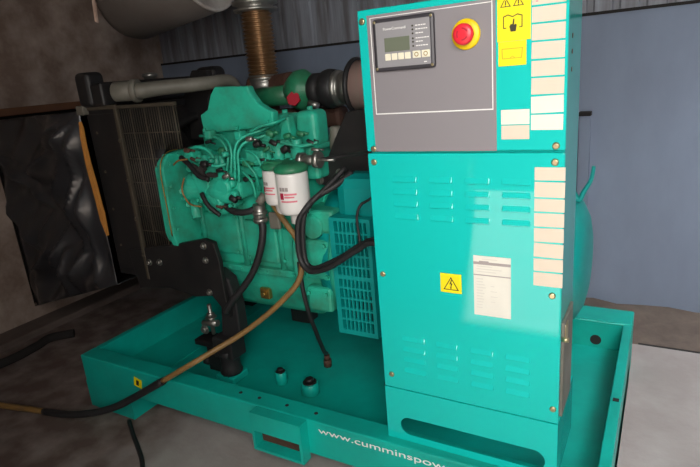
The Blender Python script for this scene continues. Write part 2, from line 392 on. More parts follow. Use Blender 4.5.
for k, x in enumerate((0.1315, 0.1525)):
    bt = MB().box(x, x + 0.0185, -0.0155, -0.0136, 1.2415, 1.2565, 0.0012).build('button', M['cream'], hm)
    rr = MB()
    loop = [(x + 0.0093 + 0.0048 * math.cos(a * math.pi / 12), -0.0159, 1.249 + 0.0048 * math.sin(a * math.pi / 12)) for a in range(24)]
    inn = [(x + 0.0093 + 0.0032 * math.cos(a * math.pi / 12), -0.0159, 1.249 + 0.0032 * math.sin(a * math.pi / 12)) for a in range(24)]
    rr.holed(loop, [inn], (0, 0.0003, 0)); rr.build('button_symbol', M['brass'], hm)
text('brand_lettering', 'PowerCommand', (0.064, -0.01375, 1.3045), 0.0078, M['white'], hm)
b = MB()
for k, z in enumerate((1.3075, 1.300, 1.292, 1.282, 1.275, 1.2665)):
    b.lathe([(0.0021, 0), (0.0021, 0.0006)], (0.1335, -0.0136, z), (0, -1, 0), 10)
b.build('indicator_lamps', M['ink'], hm)
b = MB()
for z, x1 in ((1.3075, 0.166), (1.300, 0.167), (1.292, 0.158), (1.282, 0.170), (1.275, 0.156), (1.2665, 0.167)):
    x = 0.140
    while x < x1 - 0.002:
        w_ = random.uniform(0.003, 0.006); b.box(x, min(x + w_, x1), -0.0139, -0.01365, z - 0.001, z + 0.001); x += w_ + 0.0012
b.build('lamp_captions', M['white'], hm)
MB().box(0.157, 0.1635, -0.0139, -0.01365, 1.2315, 1.2335).build('module_caption', M['white'], hm)
for x, z in ((0.043, 1.3235), (0.175, 1.3235), (0.043, 1.225), (0.175, 1.225)):
    MB().lathe([(0.0032, 0), (0.0032, 0.001), (0.002, 0.0018)], (x, -0.012, z), (0, -1, 0), 10).build('screw', M['zinc'], hm)
# emergency stop
es = MB().lathe([(0.0300, 0), (0.0305, 0.002), (0.0290, 0.0055), (0.018, 0.006)], (0.247, -0.0024, 1.2785), (0, -1, 0), 36).build('stop_button', M['yplastic'], cab)
es['label'] = 'red emergency stop button on a yellow disc'
MB().lathe([(0.0135, 0), (0.0135, 0.007), (0.0205, 0.0085), (0.0215, 0.013), (0.0205, 0.018), (0.017, 0.0205), (0.006, 0.0212)], (0.247, -0.0084, 1.2785), (0, -1, 0), 36).build('push_knob', M['red'], es)
ar = MB()
for k in range(3):
    a0 = k * 2.094 + 0.4
    o_ = [(0.247 + 0.0125 * math.cos(a0 + q * 0.1), -0.0297, 1.2785 + 0.0125 * math.sin(a0 + q * 0.1)) for q in range(13)]
    i_ = [(0.247 + 0.0095 * math.cos(a0 + q * 0.1), -0.0297, 1.2785 + 0.0095 * math.sin(a0 + q * 0.1)) for q in range(12, -1, -1)]
    ar.prism(o_ + i_, (0, 0.0012, 0))
ar.build('turn_arrows', M['redd'], es)
for o_ in list(hm.children) + [hm, es] + list(es.children):   # seat the module and the stop button on the face plate
    o_.data.transform(Matrix.Translation((0.005, 0.0, -0.002)))
# yellow warning labels
yl = MB().box(0.3155, 0.3805, -0.0011, 0.0, 1.2545, 1.345).build('warning_label', M['yellow'], cab)
b = MB()
def tri(b, cx_, cz, s, y, t):
    o_ = [(cx_ - s, y, cz - 0.58 * s), (cx_ + s, y, cz - 0.58 * s), (cx_, y, cz + 1.15 * s)]
    i_ = [(cx_ - s + 1.9 * t, y, cz - 0.58 * s + t), (cx_ + s - 1.9 * t, y, cz - 0.58 * s + t), (cx_, y, cz + 1.15 * s - 2.1 * t)]
    b.holed(o_, [i_], (0, 0.0003, 0))
for cx_ in (0.332, 0.357):
    tri(b, cx_, 1.3245, 0.0105, -0.0015, 0.0014); b.box(cx_ - 0.001, cx_ + 0.001, -0.0015, -0.0012, 1.322, 1.330); b.box(cx_ - 0.001, cx_ + 0.001, -0.0015, -0.0012, 1.3195, 1.321)
# manual symbol and pointing hand
for s in (-1, 1):
    b.prism([(0.346, -0.0015, 1.3005), (0.346 + s * 0.009, -0.0015, 1.3045), (0.346 + s * 0.018, -0.0015, 1.3015), (0.346 + s * 0.018, -0.0015, 1.2995), (0.346 + s * 0.009, -0.0015, 1.3025), (0.346, -0.0015, 1.2985)], (0, 0.0003, 0))
    b.box(0.346 + s * 0.018 - 0.0009, 0.346 + s * 0.018 + 0.0009, -0.0015, -0.0012, 1.279, 1.3012)
    b.box(min(0.346 + s * 0.0125, 0.346 + s * 0.018), max(0.346 + s * 0.0125, 0.346 + s * 0.018), -0.0015, -0.0012, 1.2785, 1.2802)
b.prism([(0.342, -0.0015, 1.272), (0.352, -0.0015, 1.272), (0.354, -0.0015, 1.284), (0.351, -0.0015, 1.286), (0.3485, -0.0015, 1.284), (0.3495, -0.0015, 1.2955), (0.3470, -0.0015, 1.2955), (0.3455, -0.0015, 1.286), (0.342, -0.0015, 1.286), (0.3395, -0.0015, 1.282)], (0, 0.0003, 0))
b.build('label_symbols', M['ink'], yl)
yl = MB().box(0.3175, 0.3725, -0.0011, 0.0, 1.2075, 1.2540).build('warning_label', M['yellow'], cab)
b = MB()
b.holed([(0.325, -0.0015, 1.221), (0.364, -0.0015, 1.221), (0.366, -0.0015, 1.241), (0.324, -0.0015, 1.241)],
        [[(0.3265, -0.0015, 1.2225), (0.3625, -0.0015, 1.2225), (0.3643, -0.0015, 1.2395), (0.3257, -0.0015, 1.2395)]], (0, 0.0003, 0))
b.prism([(0.340, -0.0015, 1.2226), (0.3455, -0.0015, 1.2265), (0.351, -0.0015, 1.2226), (0.349, -0.0015, 1.2224), (0.3455, -0.0015, 1.225), (0.342, -0.0015, 1.2224)], (0, 0.0003, 0))
b.build('label_symbols', M['faint'], yl)
# cream note strips down the right edge
def note(x0, x1, z0, z1, m='paper', tilt=0.0):
    cx_, cz = (x0 + x1) / 2, (z0 + z1) / 2
    mt = Matrix.Translation((cx_, -0.0006, cz)) @ Matrix.Rotation(tilt, 4, 'Y')
    o = MB().box(-(x1 - x0) / 2, (x1 - x0) / 2, -0.0005, 0.0005, -(z1 - z0) / 2, (z1 - z0) / 2, mtx=mt).build('paper_label', M[m], cab)
    return o
zs_ = [1.345, 1.3135, 1.282, 1.249, 1.2145, 1.1815, 1.1465, 1.110, 1.076]
for k in range(8):
    n_ = note(0.3825, 0.4445, zs_[k + 1] + 0.0018, zs_[k] - 0.0018, 'paperw' if k > 5 else 'paper', random.uniform(-0.02, 0.02))
    if k == 0:
        s_ = MB()
        for q in range(7): s_.box(0.39 + q * 0.0075, 0.394 + q * 0.0075, -0.0015, -0.00125, 1.321 + (q % 3) * 0.004, 1.323 + (q % 3) * 0.004)
        s_.build('handwriting', M['pink'], n_)
zs_ = [1.003, 0.972, 0.936, 0.905, 0.872, 0.838, 0.803, 0.771, 0.736]
for k in range(8): note(0.391, 0.4515, zs_[k + 1] + 0.0018, zs_[k] - 0.0018, 'paper', random.uniform(-0.02, 0.02))
note(0.322, 0.3795, 1.0905, 1.1205, 'paperw'); note(0.3225, 0.3795, 1.060, 1.0885)
for x, z in ((0.012, 1.328), (0.019, 1.042), (0.432, 1.045)):
    MB().lathe([(0.0075, 0), (0.0075, 0.002), (0.005, 0.004)], (x, 0.0, z), (0, -1, 0), 14).build('screw', M['zinc'], cab)
# electric hazard sticker and rating plate
yl = MB().box(0.174, 0.2265, -0.0011, 0.0, 0.694, 0.743).build('electric_warning_label', M['yellow'], cab)
b = MB(); tri(b, 0.2005, 0.7125, 0.0195, -0.0015, 0.0020)
b.prism([(0.2015, -0.0015, 0.729), (0.1965, -0.0015, 0.716), (0.2003, -0.0015, 0.7165), (0.1985, -0.0015, 0.7075), (0.1970, -0.0015, 0.7082), (0.2003, -0.0015, 0.7025), (0.2023, -0.0015, 0.7090), (0.2007, -0.0015, 0.7080), (0.2043, -0.0015, 0.7190), (0.2008, -0.0015, 0.7185), (0.2037, -0.0015, 0.7285)], (0, 0.0003, 0))
b.build('label_symbols', M['ink'], yl)
pl = MB().box(0.2565, 0.342, -0.0016, 0.0, 0.647, 0.7955).build('rating_plate', M['paperw'], cab)
b = MB(); b.box(0.2565, 0.342, -0.0020, -0.0017, 0.7745, 0.781); b.box(0.2565, 0.342, -0.0020, -0.0017, 0.7475, 0.750)
b.box(0.270, 0.292, -0.0020, -0.0017, 0.781, 0.7835); b.build('rating_bars', M['pgrey'], pl)
b = MB()
for q in range(11): b.box(0.263, 0.263 + random.uniform(0.012, 0.022), -0.0020, -0.0017, 0.738 - q * 0.0072, 0.7405 - q * 0.0072)
for q in range(3): b.box(0.264, 0.264 + random.uniform(0.03, 0.06), -0.0020, -0.0017, 0.769 - q * 0.0065, 0.7712 - q * 0.0065)
b.box(0.276, 0.312, -0.0020, -0.0017, 0.787, 0.789)
for q in range(4): b.box(0.296, 0.296 + random.uniform(0.006, 0.016), -0.0020, -0.0017, 0.722 - q * 0.013, 0.724 - q * 0.013)
b.build('rating_text', M['plight'], pl)
# rusty hinge strip on right flank and side vents
MB().box(CW - 0.0031, CW + 0.004, 0.03, 0.16, 0.395, 0.64, 0.002).build('hinge_strip', M['pipe'], cab)
for z in (1.255, 1.225, 1.19): MB().lathe([(0.005, 0), (0.005, 0.001)], (CW - 0.003, 0.07, z), (1, 0, 0), 10).build('side_hole', M['ink'], cab)
b = MB(); b.box(CW - 0.003, CW + 0.006, 0.04, 0.075, 0.585, 0.63, 0.002); b.cyl((CW, 0.03, 0.60), (CW + 0.014, 0.03, 0.60), 0.006); b.build('side_latch', M['zinc'], cab)

q_ = Vector((-0.05, 0.07, 0.351))
b = MB(); b.cyl((0.003, 0.07, q_.z), (-0.018, 0.07, q_.z), 0.014, n=8); b.cyl((-0.018, 0.07, q_.z), (-0.034, 0.07, q_.z), 0.010, n=12); b.build('cable_gland', M['rubber'], cab)

# ================================================================== ALTERNATOR
AY, AZ = 0.516, 0.62
alt = thing('alternator', 'teal alternator with slotted air grille beside and behind the turquoise cabinet', 'alternator', (0.0, AY, TZ))
MB().lathe([(0.20, 0), (0.255, 0.02), (0.262, 0.06), (0.262, 0.56), (0.20, 0.62), (0.19, 0.77), (0.18, 0.80), (0.14, 0.82), (0.10, 0.828), (0.03, 0.83)], (-0.38, AY, AZ), (1, 0, 0), 48).build('housing', M['alt'], alt)
b = MB(); b.box(-0.05, 0.30, 0.40, 0.50, TZ, 0.46, 0.006); b.build('foot', M['alt'], alt); MB().box(-0.05, 0.30, 0.60, 0.70, TZ, 0.46, 0.006).build('foot', M['alt'], alt)
MB().box(-0.27, 0.28, 0.255, 0.70, 0.72, 0.92, 0.04).build('terminal_box', M['alt'], alt)
# air grille box
gx0, gx1, gy, gz0, gz1 = -0.270, -0.126, 0.215, 0.403, 0.797
hb = MB()
hb.holed([(gx0, gy, gz0), (gx1, gy, gz0), (gx1, gy, gz1), (gx0, gy, gz1)],
         [[(gx0 + 0.017, gy, gz0 + 0.016), (gx1 - 0.012, gy, gz0 + 0.016), (gx1 - 0.012, gy, gz1 - 0.012), (gx0 + 0.017, gy, gz1 - 0.012)]], (0, 0.10, 0))
gr = hb.build('air_grille', M['alt'], alt)
b = MB()
xs0, xs1, zz0, zz1 = gx0 + 0.017, gx1 - 0.012, gz0 + 0.016, gz1 - 0.012
for k in range(1, 8):
    x = xs0 + (xs1 - xs0) * k / 8; b.box(x - 0.0026, x + 0.0026, gy + 0.002, gy + 0.012, zz0, zz1)
for k in range(1, 10):
    z = zz0 + (zz1 - zz0) * k / 10; t_ = 0.007 if k == 5 else 0.0035; b.box(xs0, xs1, gy + 0.001, gy + 0.010, z - t_, z + t_)
b.build('grille_bars', M['alt'], gr)
MB().box(xs0 - 0.002, xs1 + 0.002, gy + 0.06, gy + 0.07, zz0 - 0.002, zz1 + 0.002).build('grille_shade_plate', M['dark'], gr)
# lifting hook at the far end
MB().tube([(0.40, 0.5, 0.83), (0.416, 0.5, 0.81), (0.429, 0.5, 0.837), (0.446, 0.5, 0.87), (0.452, 0.5, 0.91)], 0.009, radii=[0.010, 0.008, 0.007, 0.006, 0.005]).build('lifting_arm', M['alt'], alt)

# ================================================================== ENGINE
eng = thing('diesel_engine', 'green diesel engine with pipework between the radiator and the alternator', 'engine', (-0.65, AY, TZ))
# block with ribs
b = MB(); b.box(-0.93, -0.40, 0.315, 0.74, 0.555, 0.93, 0.012)
for (x0, x1, z0, z1) in ((-0.89, -0.72, 0.60, 0.76), (-0.70, -0.55, 0.58, 0.74), (-0.53, -0.43, 0.57, 0.72), (-0.89, -0.77, 0.78, 0.90), (-0.74, -0.47, 0.77, 0.90)):
    b.box(x0, x1, 0.300, 0.33, z0, z1, 0.01)
for x in (-0.905, -0.71, -0.54, -0.42): b.cyl((x, 0.312, 0.56), (x, 0.312, 0.92), 0.012)
b.cyl((-0.93, 0.312, 0.665), (-0.41, 0.312, 0.665), 0.006)
b.box(-0.935, -0.395, 0.295, 0.76, 0.535, 0.562, 0.005)
b.build('engine_block', M['eng'], eng)
bolts('block_bolt', [((-0.91 + k * 0.06, 0.298, 0.549), (0, -1, 0), 0.006, 0.006) for k in range(9)], M['eng'], eng)
bolts('block_bolt', [((x, 0.30, z), (0, -1, 0), 0.007, 0.007) for x, z in ((-0.88, 0.615), (-0.735, 0.615), (-0.73, 0.75), (-0.56, 0.73), (-0.68, 0.60), (-0.875, 0.89), (-0.78, 0.885), (-0.52, 0.60), (-0.44, 0.71))], M['eng'], eng)
# oil pan
b = MB()
prof = [(0.305, 0.545), (0.32, 0.47), (0.36, 0.385), (0.42, 0.345), (0.62, 0.345), (0.70, 0.42), (0.735, 0.545)]
b.prism([(-0.90, y, z) for y, z in prof], (0.44, 0, 0), 0.012)
pan = b.build('oil_pan', M['eng'], eng)
q_ = Vector((-0.647, 0.316, 0.452))
b = MB(); b.box(-0.022, 0.022, -0.008, 0.012, -0.022, 0.022, 0.004, Matrix.Translation(q_)); b.bolt(q_ + Vector((0, -0.008, 0)), (0, -1, 0.0), 0.011, 0.01); b.build('drain_plug', M['brass'], pan)
# flywheel housing
b = MB(); b.lathe([(0.245, 0), (0.262, 0.015), (0.262, 0.03), (0.232, 0.04), (0.238, 0.15), (0.268, 0.16), (0.268, 0.185)], (-0.47, AY, 0.61), (1, 0, 0), 48)
b.box(-0.43, -0.31, 0.258, 0.40, 0.56, 0.70, 0.012); b.box(-0.42, -0.32, 0.262, 0.36, 0.44, 0.53, 0.012)
b.cyl((-0.365, 0.255, 0.745), (-0.365, 0.29, 0.745), 0.038); b.box(-0.44, -0.29, 0.27, 0.45, 0.72, 0.80, 0.012)
fw = b.build('flywheel_housing', M['eng'], eng)
bolts('housing_bolt', [((x, 0.259, z), (0, -1, 0), 0.008, 0.008) for x, z in ((-0.415, 0.575), (-0.325, 0.575), (-0.415, 0.685), (-0.325, 0.685), (-0.405, 0.51), (-0.335, 0.51))], M['eng'], fw)
# gear housing at the front end
b = MB()
pts = [(0.175, 0.700), (0.185, 0.66), (0.21, 0.635), (0.33, 0.615), (0.72, 0.615), (0.78, 0.70), (0.78, 0.90), (0.72, 1.0), (0.30, 1.0), (0.215, 0.995), (0.18, 0.955)]
b.prism([(-0.955, y, z) for y, z in pts], (0.03, 0, 0), 0.006)
pts2 = [(0.19, 0.70), (0.20, 0.665), (0.22, 0.65), (0.33, 0.63), (0.70, 0.63), (0.765, 0.71), (0.765, 0.89), (0.71, 0.985), (0.30, 0.985), (0.225, 0.98), (0.195, 0.945)]
b.prism([(-0.99, y, z) for y, z in pts2], (0.034, 0, 0), 0.01)
gh = b.build('gear_housing', M['eng'], eng)
bolts('housing_bolt', [((-0.925, y, z), (1, 0, 0), 0.007, 0.007) for y, z in ((0.195, 0.72), (0.20, 0.80), (0.20, 0.88), (0.215, 0.96), (0.26, 0.985), (0.23, 0.655), (0.29, 0.64))], M['eng'], gh)
b = MB(); b.tube([(-0.93, 0.172, 0.70), (-0.93, 0.172, 0.82), (-0.93, 0.174, 0.95), (-0.93, 0.21, 0.998), (-0.93, 0.27, 1.004)], 0.0022, 6)
b.build('gasket_edge', M['brass'], gh)
# cylinder head and rocker covers
b = MB(); b.box(-0.91, -0.39, 0.35, 0.71, 0.925, 0.99, 0.012)
for k in range(6): b.box(-0.87 + k * 0.088, -0.82 + k * 0.088, 0.325, 0.36, 0.935, 1.0, 0.01)
hd = b.build('cylinder_head', M['eng'], eng)
for x0, x1, z1 in ((-0.462, -0.378, 1.112), (-0.570, -0.478, 1.105), (-0.68, -0.588, 1.10)):
    b = MB(); b.box(x0, x1, 0.36, 0.45, 0.99, z1, 0.022, seg=4); b.cyl(((x0 + x1) / 2, 0.40, z1 - 0.005), ((x0 + x1) / 2, 0.40, z1 + 0.012), 0.010)
    b.box(x0 - 0.010, x1 + 0.010, 0.345, 0.47, 0.985, 1.003, 0.005)
    b.build('rocker_cover', M['eng'], eng)
# intake manifold plate
IY = 0.285
ip = [(-0.803, 0.285, 1.055), (-0.494, 0.285, 1.074), (-0.487, 0.285, 1.119), (-0.513, 0.285, 1.13), (-0.547, 0.285, 1.15), (-0.571, 0.285, 1.183), (-0.579, 0.285, 1.206), (-0.723, 0.285, 1.212), (-0.747, 0.285, 1.187), (-0.771, 0.285, 1.137), (-0.808, 0.285, 1.121)]
ip = [(x, IY, z) for x, y, z in ip]
b = MB(); b.prism(ip, (0, 0.032, 0), 0.005); im = b.build('intake_manifold', M['eng'], eng)
b = MB(); b.box(-0.86, -0.52, 0.325, 0.40, 0.985, 1.075, 0.02); b.build('intake_runner', M['eng'], eng)
bolts('manifold_bolt', [((u[0], IY, u[2]), (0, -1, 0), 0.007, 0.008) for u in ((-0.791, 0.285, 1.069), (-0.643, 0.285, 1.072), (-0.512, 0.285, 1.088))], M['eng'], im)
# injection pump and governor
PO = Matrix.Translation((0.075, 0.0, 0.035))
b = MB()
b.lathe([(0.052, 0), (0.058, 0.01), (0.052, 0.03), (0.046, 0.05), (0.046, 0.12), (0.052, 0.13), (0.05, 0.19), (0.035, 0.205)], (-0.925, 0.235, 0.835), (1, 0, 0), 24)
b.box(-0.86, -0.72, 0.20, 0.30, 0.80, 0.90, 0.012); b.box(-0.89, -0.76, 0.205, 0.29, 0.885, 0.925, 0.008)
b.cyl((-0.80, 0.19, 0.79), (-0.80, 0.26, 0.79), 0.034); b.cyl((-0.74, 0.185, 0.85), (-0.74, 0.26, 0.85), 0.026); b.cyl((-0.83, 0.185, 0.865), (-0.83, 0.25, 0.865), 0.03)
for k in range(5): b.cyl((-0.86 + k * 0.026, 0.225, 0.90), (-0.86 + k * 0.026, 0.225, 0.955), 0.010, n=10)
b.box(-0.90, -0.86, 0.195, 0.24, 0.90, 0.97, 0.006); b.cyl((-0.885, 0.19, 0.80), (-0.86, 0.17, 0.74), 0.017); b.cyl((-0.79, 0.24, 0.75), (-0.79, 0.24, 0.80), 0.03)
b.bm.transform(PO); pm = b.build('injection_pump', M['eng'], eng)
b = MB(); b.tube([(-0.90, 0.18, 0.955), (-0.86, 0.175, 0.93), (-0.82, 0.17, 0.895), (-0.78, 0.175, 0.88)], 0.009); b.tube([(-0.83, 0.18, 0.83), (-0.80, 0.172, 0.79), (-0.76, 0.18, 0.755)], 0.008)
b.bm.transform(PO); b.build('throttle_linkage', M['black'], pm)
b = MB()
for p_ in ([(-0.93, 0.17, 0.93), (-0.90, 0.165, 0.945), (-0.86, 0.17, 0.95)], [(-0.89, 0.17, 0.885), (-0.905, 0.165, 0.84), (-0.88, 0.165, 0.795), (-0.83, 0.17, 0.785)]): b.tube(p_, 0.003, 6)
b.bm.transform(PO); b.build('pump_wiring', M['hose'], pm)
# small fittings, levers, banjo bolts
b = MB()
for k in range(16):
    x = random.uniform(-0.90, -0.60); z = random.uniform(0.80, 1.0); y = random.uniform(0.205, 0.27)
    b.cyl((x, y, z), (x + random.uniform(-0.015, 0.015), y - 0.02, z), random.uniform(0.008, 0.016), n=6)
for k in range(10):
    x = -0.70 + k * 0.036; b.cyl((x, 0.30, 0.95), (x, 0.26, 0.965), 0.011, n=6); b.cyl((x, 0.262, 0.964), (x, 0.25, 0.969), 0.007, n=10)
b.box(-0.70, -0.37, 0.265, 0.33, 0.905, 0.945, 0.01); b.box(-0.60, -0.52, 0.25, 0.31, 0.95, 1.0, 0.01); b.cyl((-0.48, 0.28, 0.94), (-0.48, 0.28, 1.02), 0.02); b.cyl((-0.53, 0.28, 0.93), (-0.53, 0.28, 0.99), 0.017)
b.cyl((-0.41, 0.29, 0.93), (-0.41, 0.29, 1.0), 0.024); b.box(-0.44, -0.33, 0.28, 0.36, 0.90, 0.965, 0.012)
b.build('pump_fittings', M['eng'], eng)
q_ = Vector((-0.629, 0.225, 0.87))
b = MB(); b.box(q_.x - 0.05, q_.x + 0.02, 0.215, 0.31, q_.z - 0.03, q_.z + 0.03, 0.01); b.cyl((q_.x + 0.0, 0.22, q_.z - 0.012), (q_.x, 0.19, q_.z - 0.012), 0.016, n=6)
for u, y, rr in (((-0.788, 0.2, 0.921), .2, .016), ((-0.749, 0.2, 0.949), .2, .012), ((-0.821, 0.21, 0.947), .21, .014), ((-0.752, 0.2, 0.872), .2, .018), ((-0.717, 0.2, 0.838), .2, .022), ((-0.793, 0.2, 0.835), .2, .012), ((-0.68, 0.2, 0.864), .2, .014), ((-0.719, 0.2, 0.915), .2, .011), ((-0.858, 0.22, 0.98), .22, .012), ((-0.661, 0.22, 0.818), .22, .013)):
    b.cyl((u[0], y + 0.05, u[2]), (u[0], y, u[2]), rr, n=8, bev=0.003); b.cyl((u[0], y, u[2]), (u[0], y - 0.012, u[2]), rr * 0.55, n=6)
b.build('pump_body', M['eng'], eng)
b = MB(); b.tube([(-0.838, 0.22, 1.002), (-0.776, 0.21, 1.02), (-0.727, 0.21, 1.01), (-0.696, 0.205, 0.983)], 0.006, 8); b.tube([(-0.807, 0.2, 0.966), (-0.747, 0.19, 0.979), (-0.687, 0.19, 0.959), (-0.651, 0.21, 0.962)], 0.005, 8)
b.tube([(-0.591, 0.25, 1.002), (-0.543, 0.24, 0.984), (-0.533, 0.25, 0.942)], 0.0045, 8); b.tube([(-0.609, 0.24, 0.93), (-0.571, 0.235, 0.897), (-0.576, 0.25, 0.838)], 0.0045, 8)
b.tube([(-0.534, 0.27, 1.032), (-0.462, 0.27, 1.024), (-0.392, 0.28, 1.009), (-0.335, 0.3, 1.018)], 0.006, 8); b.tube([(-0.571, 0.26, 1.063), (-0.515, 0.255, 1.079), (-0.468, 0.27, 1.088), (-0.467, 0.32, 1.095)], 0.005, 8)
b.build('return_pipe', M['eng'], eng)
b = MB(); b.box(-0.012, 0.012, -0.01, 0.01, -0.02, 0.02, 0.004, Matrix.Translation(Vector((-0.745, 0.185, 0.942))) @ Matrix.Rotation(0.8, 4, 'Y')); b.box(-0.02, 0.02, -0.008, 0.008, -0.008, 0.008, 0.003, Matrix.Translation(Vector((-0.698, 0.185, 0.929)))); b.tube([(-0.783, 0.185, 0.962), (-0.749, 0.18, 0.946), (-0.722, 0.18, 0.919)], 0.008, 8)
b.build('stop_solenoid', M['dark'], eng)
for k, (q_, m_) in enumerate((((-0.778, 0.19, 0.986), 'rust'), ((-0.81, 0.2, 1.012), 'rust'), ((-0.721, 0.18, 0.967), 'black'), ((-0.668, 0.19, 0.942), 'black'), ((-0.642, 0.19, 0.919), 'steel'), ((-0.624, 0.19, 0.854), 'black'), ((-0.693, 0.19, 0.82), 'rust'), ((-0.563, 0.24, 1.04), 'steel'), ((-0.533, 0.24, 1.02), 'black'), ((-0.507, 0.25, 0.998), 'engd'), ((-0.482, 0.26, 1.029), 'black'), ((-0.59, 0.24, 0.96), 'engd'), ((-0.529, 0.25, 0.969), 'black'), ((-0.431, 0.27, 1.04), 'engd'), ((-0.446, 0.27, 0.995), 'black'), ((-0.358, 0.29, 1.026), 'black'), ((-0.4, 0.3, 1.048), 'engd'), ((-0.679, 0.23, 1.003), 'engd'), ((-0.757, 0.25, 1.028), 'black'), ((-0.596, 0.24, 0.902), 'black'), ((-0.505, 0.28, 1.056), 'engd'), ((-0.336, 0.28, 0.999), 'steel'))):
    y = q_[1]
    b = MB(); rr = 0.006 + 0.003 * (k % 3); b.cyl((q_[0] - 0.012, y, q_[2]), (q_[0] + 0.012, y + 0.004, q_[2] + 0.006 * ((k % 5) - 2)), rr, n=8, bev=0.002); b.cyl((q_[0] + 0.012, y + 0.003, q_[2]), (q_[0] + 0.026, y + 0.01, q_[2] - 0.006), rr * 0.5, n=8)
    b.build('fitting', M[m_], eng)  # made-up bits, the dark ones added to imitate shade in engine crevices
b = MB(); b.box(-0.575, -0.50, 0.27, 0.33, 0.985, 1.045, 0.008); b.box(-0.50, -0.41, 0.285, 0.34, 0.965, 1.0, 0.008)
b.prism([(-0.515, 0.33, 1.0), (-0.455, 0.33, 1.0), (-0.465, 0.33, 1.10), (-0.49, 0.33, 1.10)], (0, 0.04, 0), 0.006)
for x in (-0.50, -0.455, -0.41): b.cyl((x, 0.29, 0.99), (x, 0.29, 1.03), 0.017, n=12, bev=0.003)
b.build('bracketry', M['eng'], eng)
# injection lines
runs = [
    [(-0.68, 0.23, 0.882), (-0.665, 0.225, 0.939), (-0.65, 0.225, 0.99), (-0.669, 0.23, 1.03), (-0.724, 0.25, 1.048), (-0.819, 0.28, 1.049)],
    [(-0.663, 0.23, 0.879), (-0.644, 0.222, 0.94), (-0.632, 0.222, 0.99), (-0.643, 0.23, 1.029), (-0.688, 0.25, 1.05), (-0.774, 0.28, 1.055)],
    [(-0.645, 0.23, 0.879), (-0.626, 0.222, 0.94), (-0.619, 0.222, 0.99), (-0.608, 0.23, 1.029), (-0.583, 0.25, 1.049), (-0.542, 0.27, 1.061), (-0.52, 0.32, 1.074)],
    [(-0.626, 0.23, 0.883), (-0.612, 0.225, 0.939), (-0.607, 0.225, 0.99), (-0.588, 0.23, 1.022), (-0.564, 0.25, 1.035), (-0.524, 0.27, 1.045), (-0.511, 0.32, 1.051)],
    [(-0.699, 0.23, 0.902), (-0.707, 0.225, 0.956), (-0.734, 0.225, 1), (-0.8, 0.25, 1.003), (-0.863, 0.26, 0.984)],
    [(-0.601, 0.24, 0.97), (-0.575, 0.235, 0.951), (-0.555, 0.24, 0.917), (-0.579, 0.28, 0.859)],
]
for r_ in runs: MB().tube(r_, 0.0048, 8).build('injection_line', M['eng'], eng)
for u in ((-0.746, 0.26, 1.057), (-0.608, 0.255, 1.052)): MB().box(u[0] - 0.014, u[0] + 0.014, u[1] - 0.02, u[1] + 0.012, u[2] - 0.016, u[2] + 0.014, 0.005).build('line_clamp', M['eng'], eng)
# filter head and sensor fitting
b = MB(); b.lathe([(0.050, 0), (0.054, 0.004), (0.054, 0.014), (0.042, 0.024), (0.030, 0.028)], (-0.380, 0.20, 0.943), (0, 0, 1), 28)
b.lathe([(0.044, 0), (0.05, 0.004), (0.05, 0.014), (0.035, 0.024)], (-0.474, 0.25, 0.941), (0, 0, 1), 28)
b.box(-0.50, -0.36, 0.215, 0.33, 0.950, 0.970, 0.006); b.build('filter_head', M['engd'], eng)
a_, c_ = Vector((-0.373, 0.25, 0.969)), Vector((-0.309, 0.25, 0.97))
b = MB(); b.cyl(a_, c_, 0.016); b.cyl(a_ - Vector((0.006, 0, 0)), a_ + Vector((0.012, 0, 0)), 0.024, n=12); b.cyl(c_ - Vector((0.010, 0, 0)), c_ + Vector((0.008, 0, 0)), 0.026, n=12); b.cyl(c_, c_ + Vector((0.06, 0.0, 0.0)), 0.005)
b.build('sensor', M['steel'], eng)
v_ = Vector((-0.339, 0.42, 1.024)); MB().cyl(v_ - Vector((0, 0, 0.05)), v_ + Vector((0, 0, 0.03)), 0.026, 0.02, 14, 0.006).build('filler_cap', M['pipe'], eng)
# turbocharger, exhaust manifold
TY = 0.62
b = MB(); c = Vector((-0.589, 0.62, 1.171))
b.lathe([(0.04, -0.065), (0.056, -0.045), (0.074, -0.02), (0.076, 0.01), (0.062, 0.03), (0.045, 0.045), (0.042, 0.06)], c, (1, 0, 0.0), 32)
b.cyl(Vector((-0.81, 0.62, 1.152)), Vector((-0.628, 0.62, 1.158)), 0.038, n=20); b.tube([Vector((-0.789, 0.6, 1.153)), Vector((-0.782, 0.6, 1.106)), Vector((-0.724, 0.58, 1.059))], 0.03)
tb = b.build('turbocharger', M['engd'], eng)
q_ = Vector((-0.586, 0.55, 1.143)); MB().lathe([(0.028, 0), (0.026, 0.01)], q_, (0.3, -1, 0.2), 6).build('red_tag', M['redd'], tb)
b = MB(); b.cyl(c + Vector((0.045, 0, 0)), c + Vector((0.085, 0, 0)), 0.048, n=24); b.cyl(Vector((-0.521, 0.55, 1.125)), Vector((-0.483, 0.55, 1.113)), 0.012); b.build('compressor_outlet', M['steel'], tb)
b = MB(); b.tube([Vector((-0.897, 0.7, 1.203)), Vector((-0.845, 0.7, 1.196)), Vector((-0.752, 0.7, 1.198)), Vector((-0.678, 0.68, 1.203))], 0.04, 14)
b.box(-0.86, -0.46, 0.66, 0.74, 1.02, 1.10, 0.02); b.build('exhaust_manifold', M['rust'], eng)
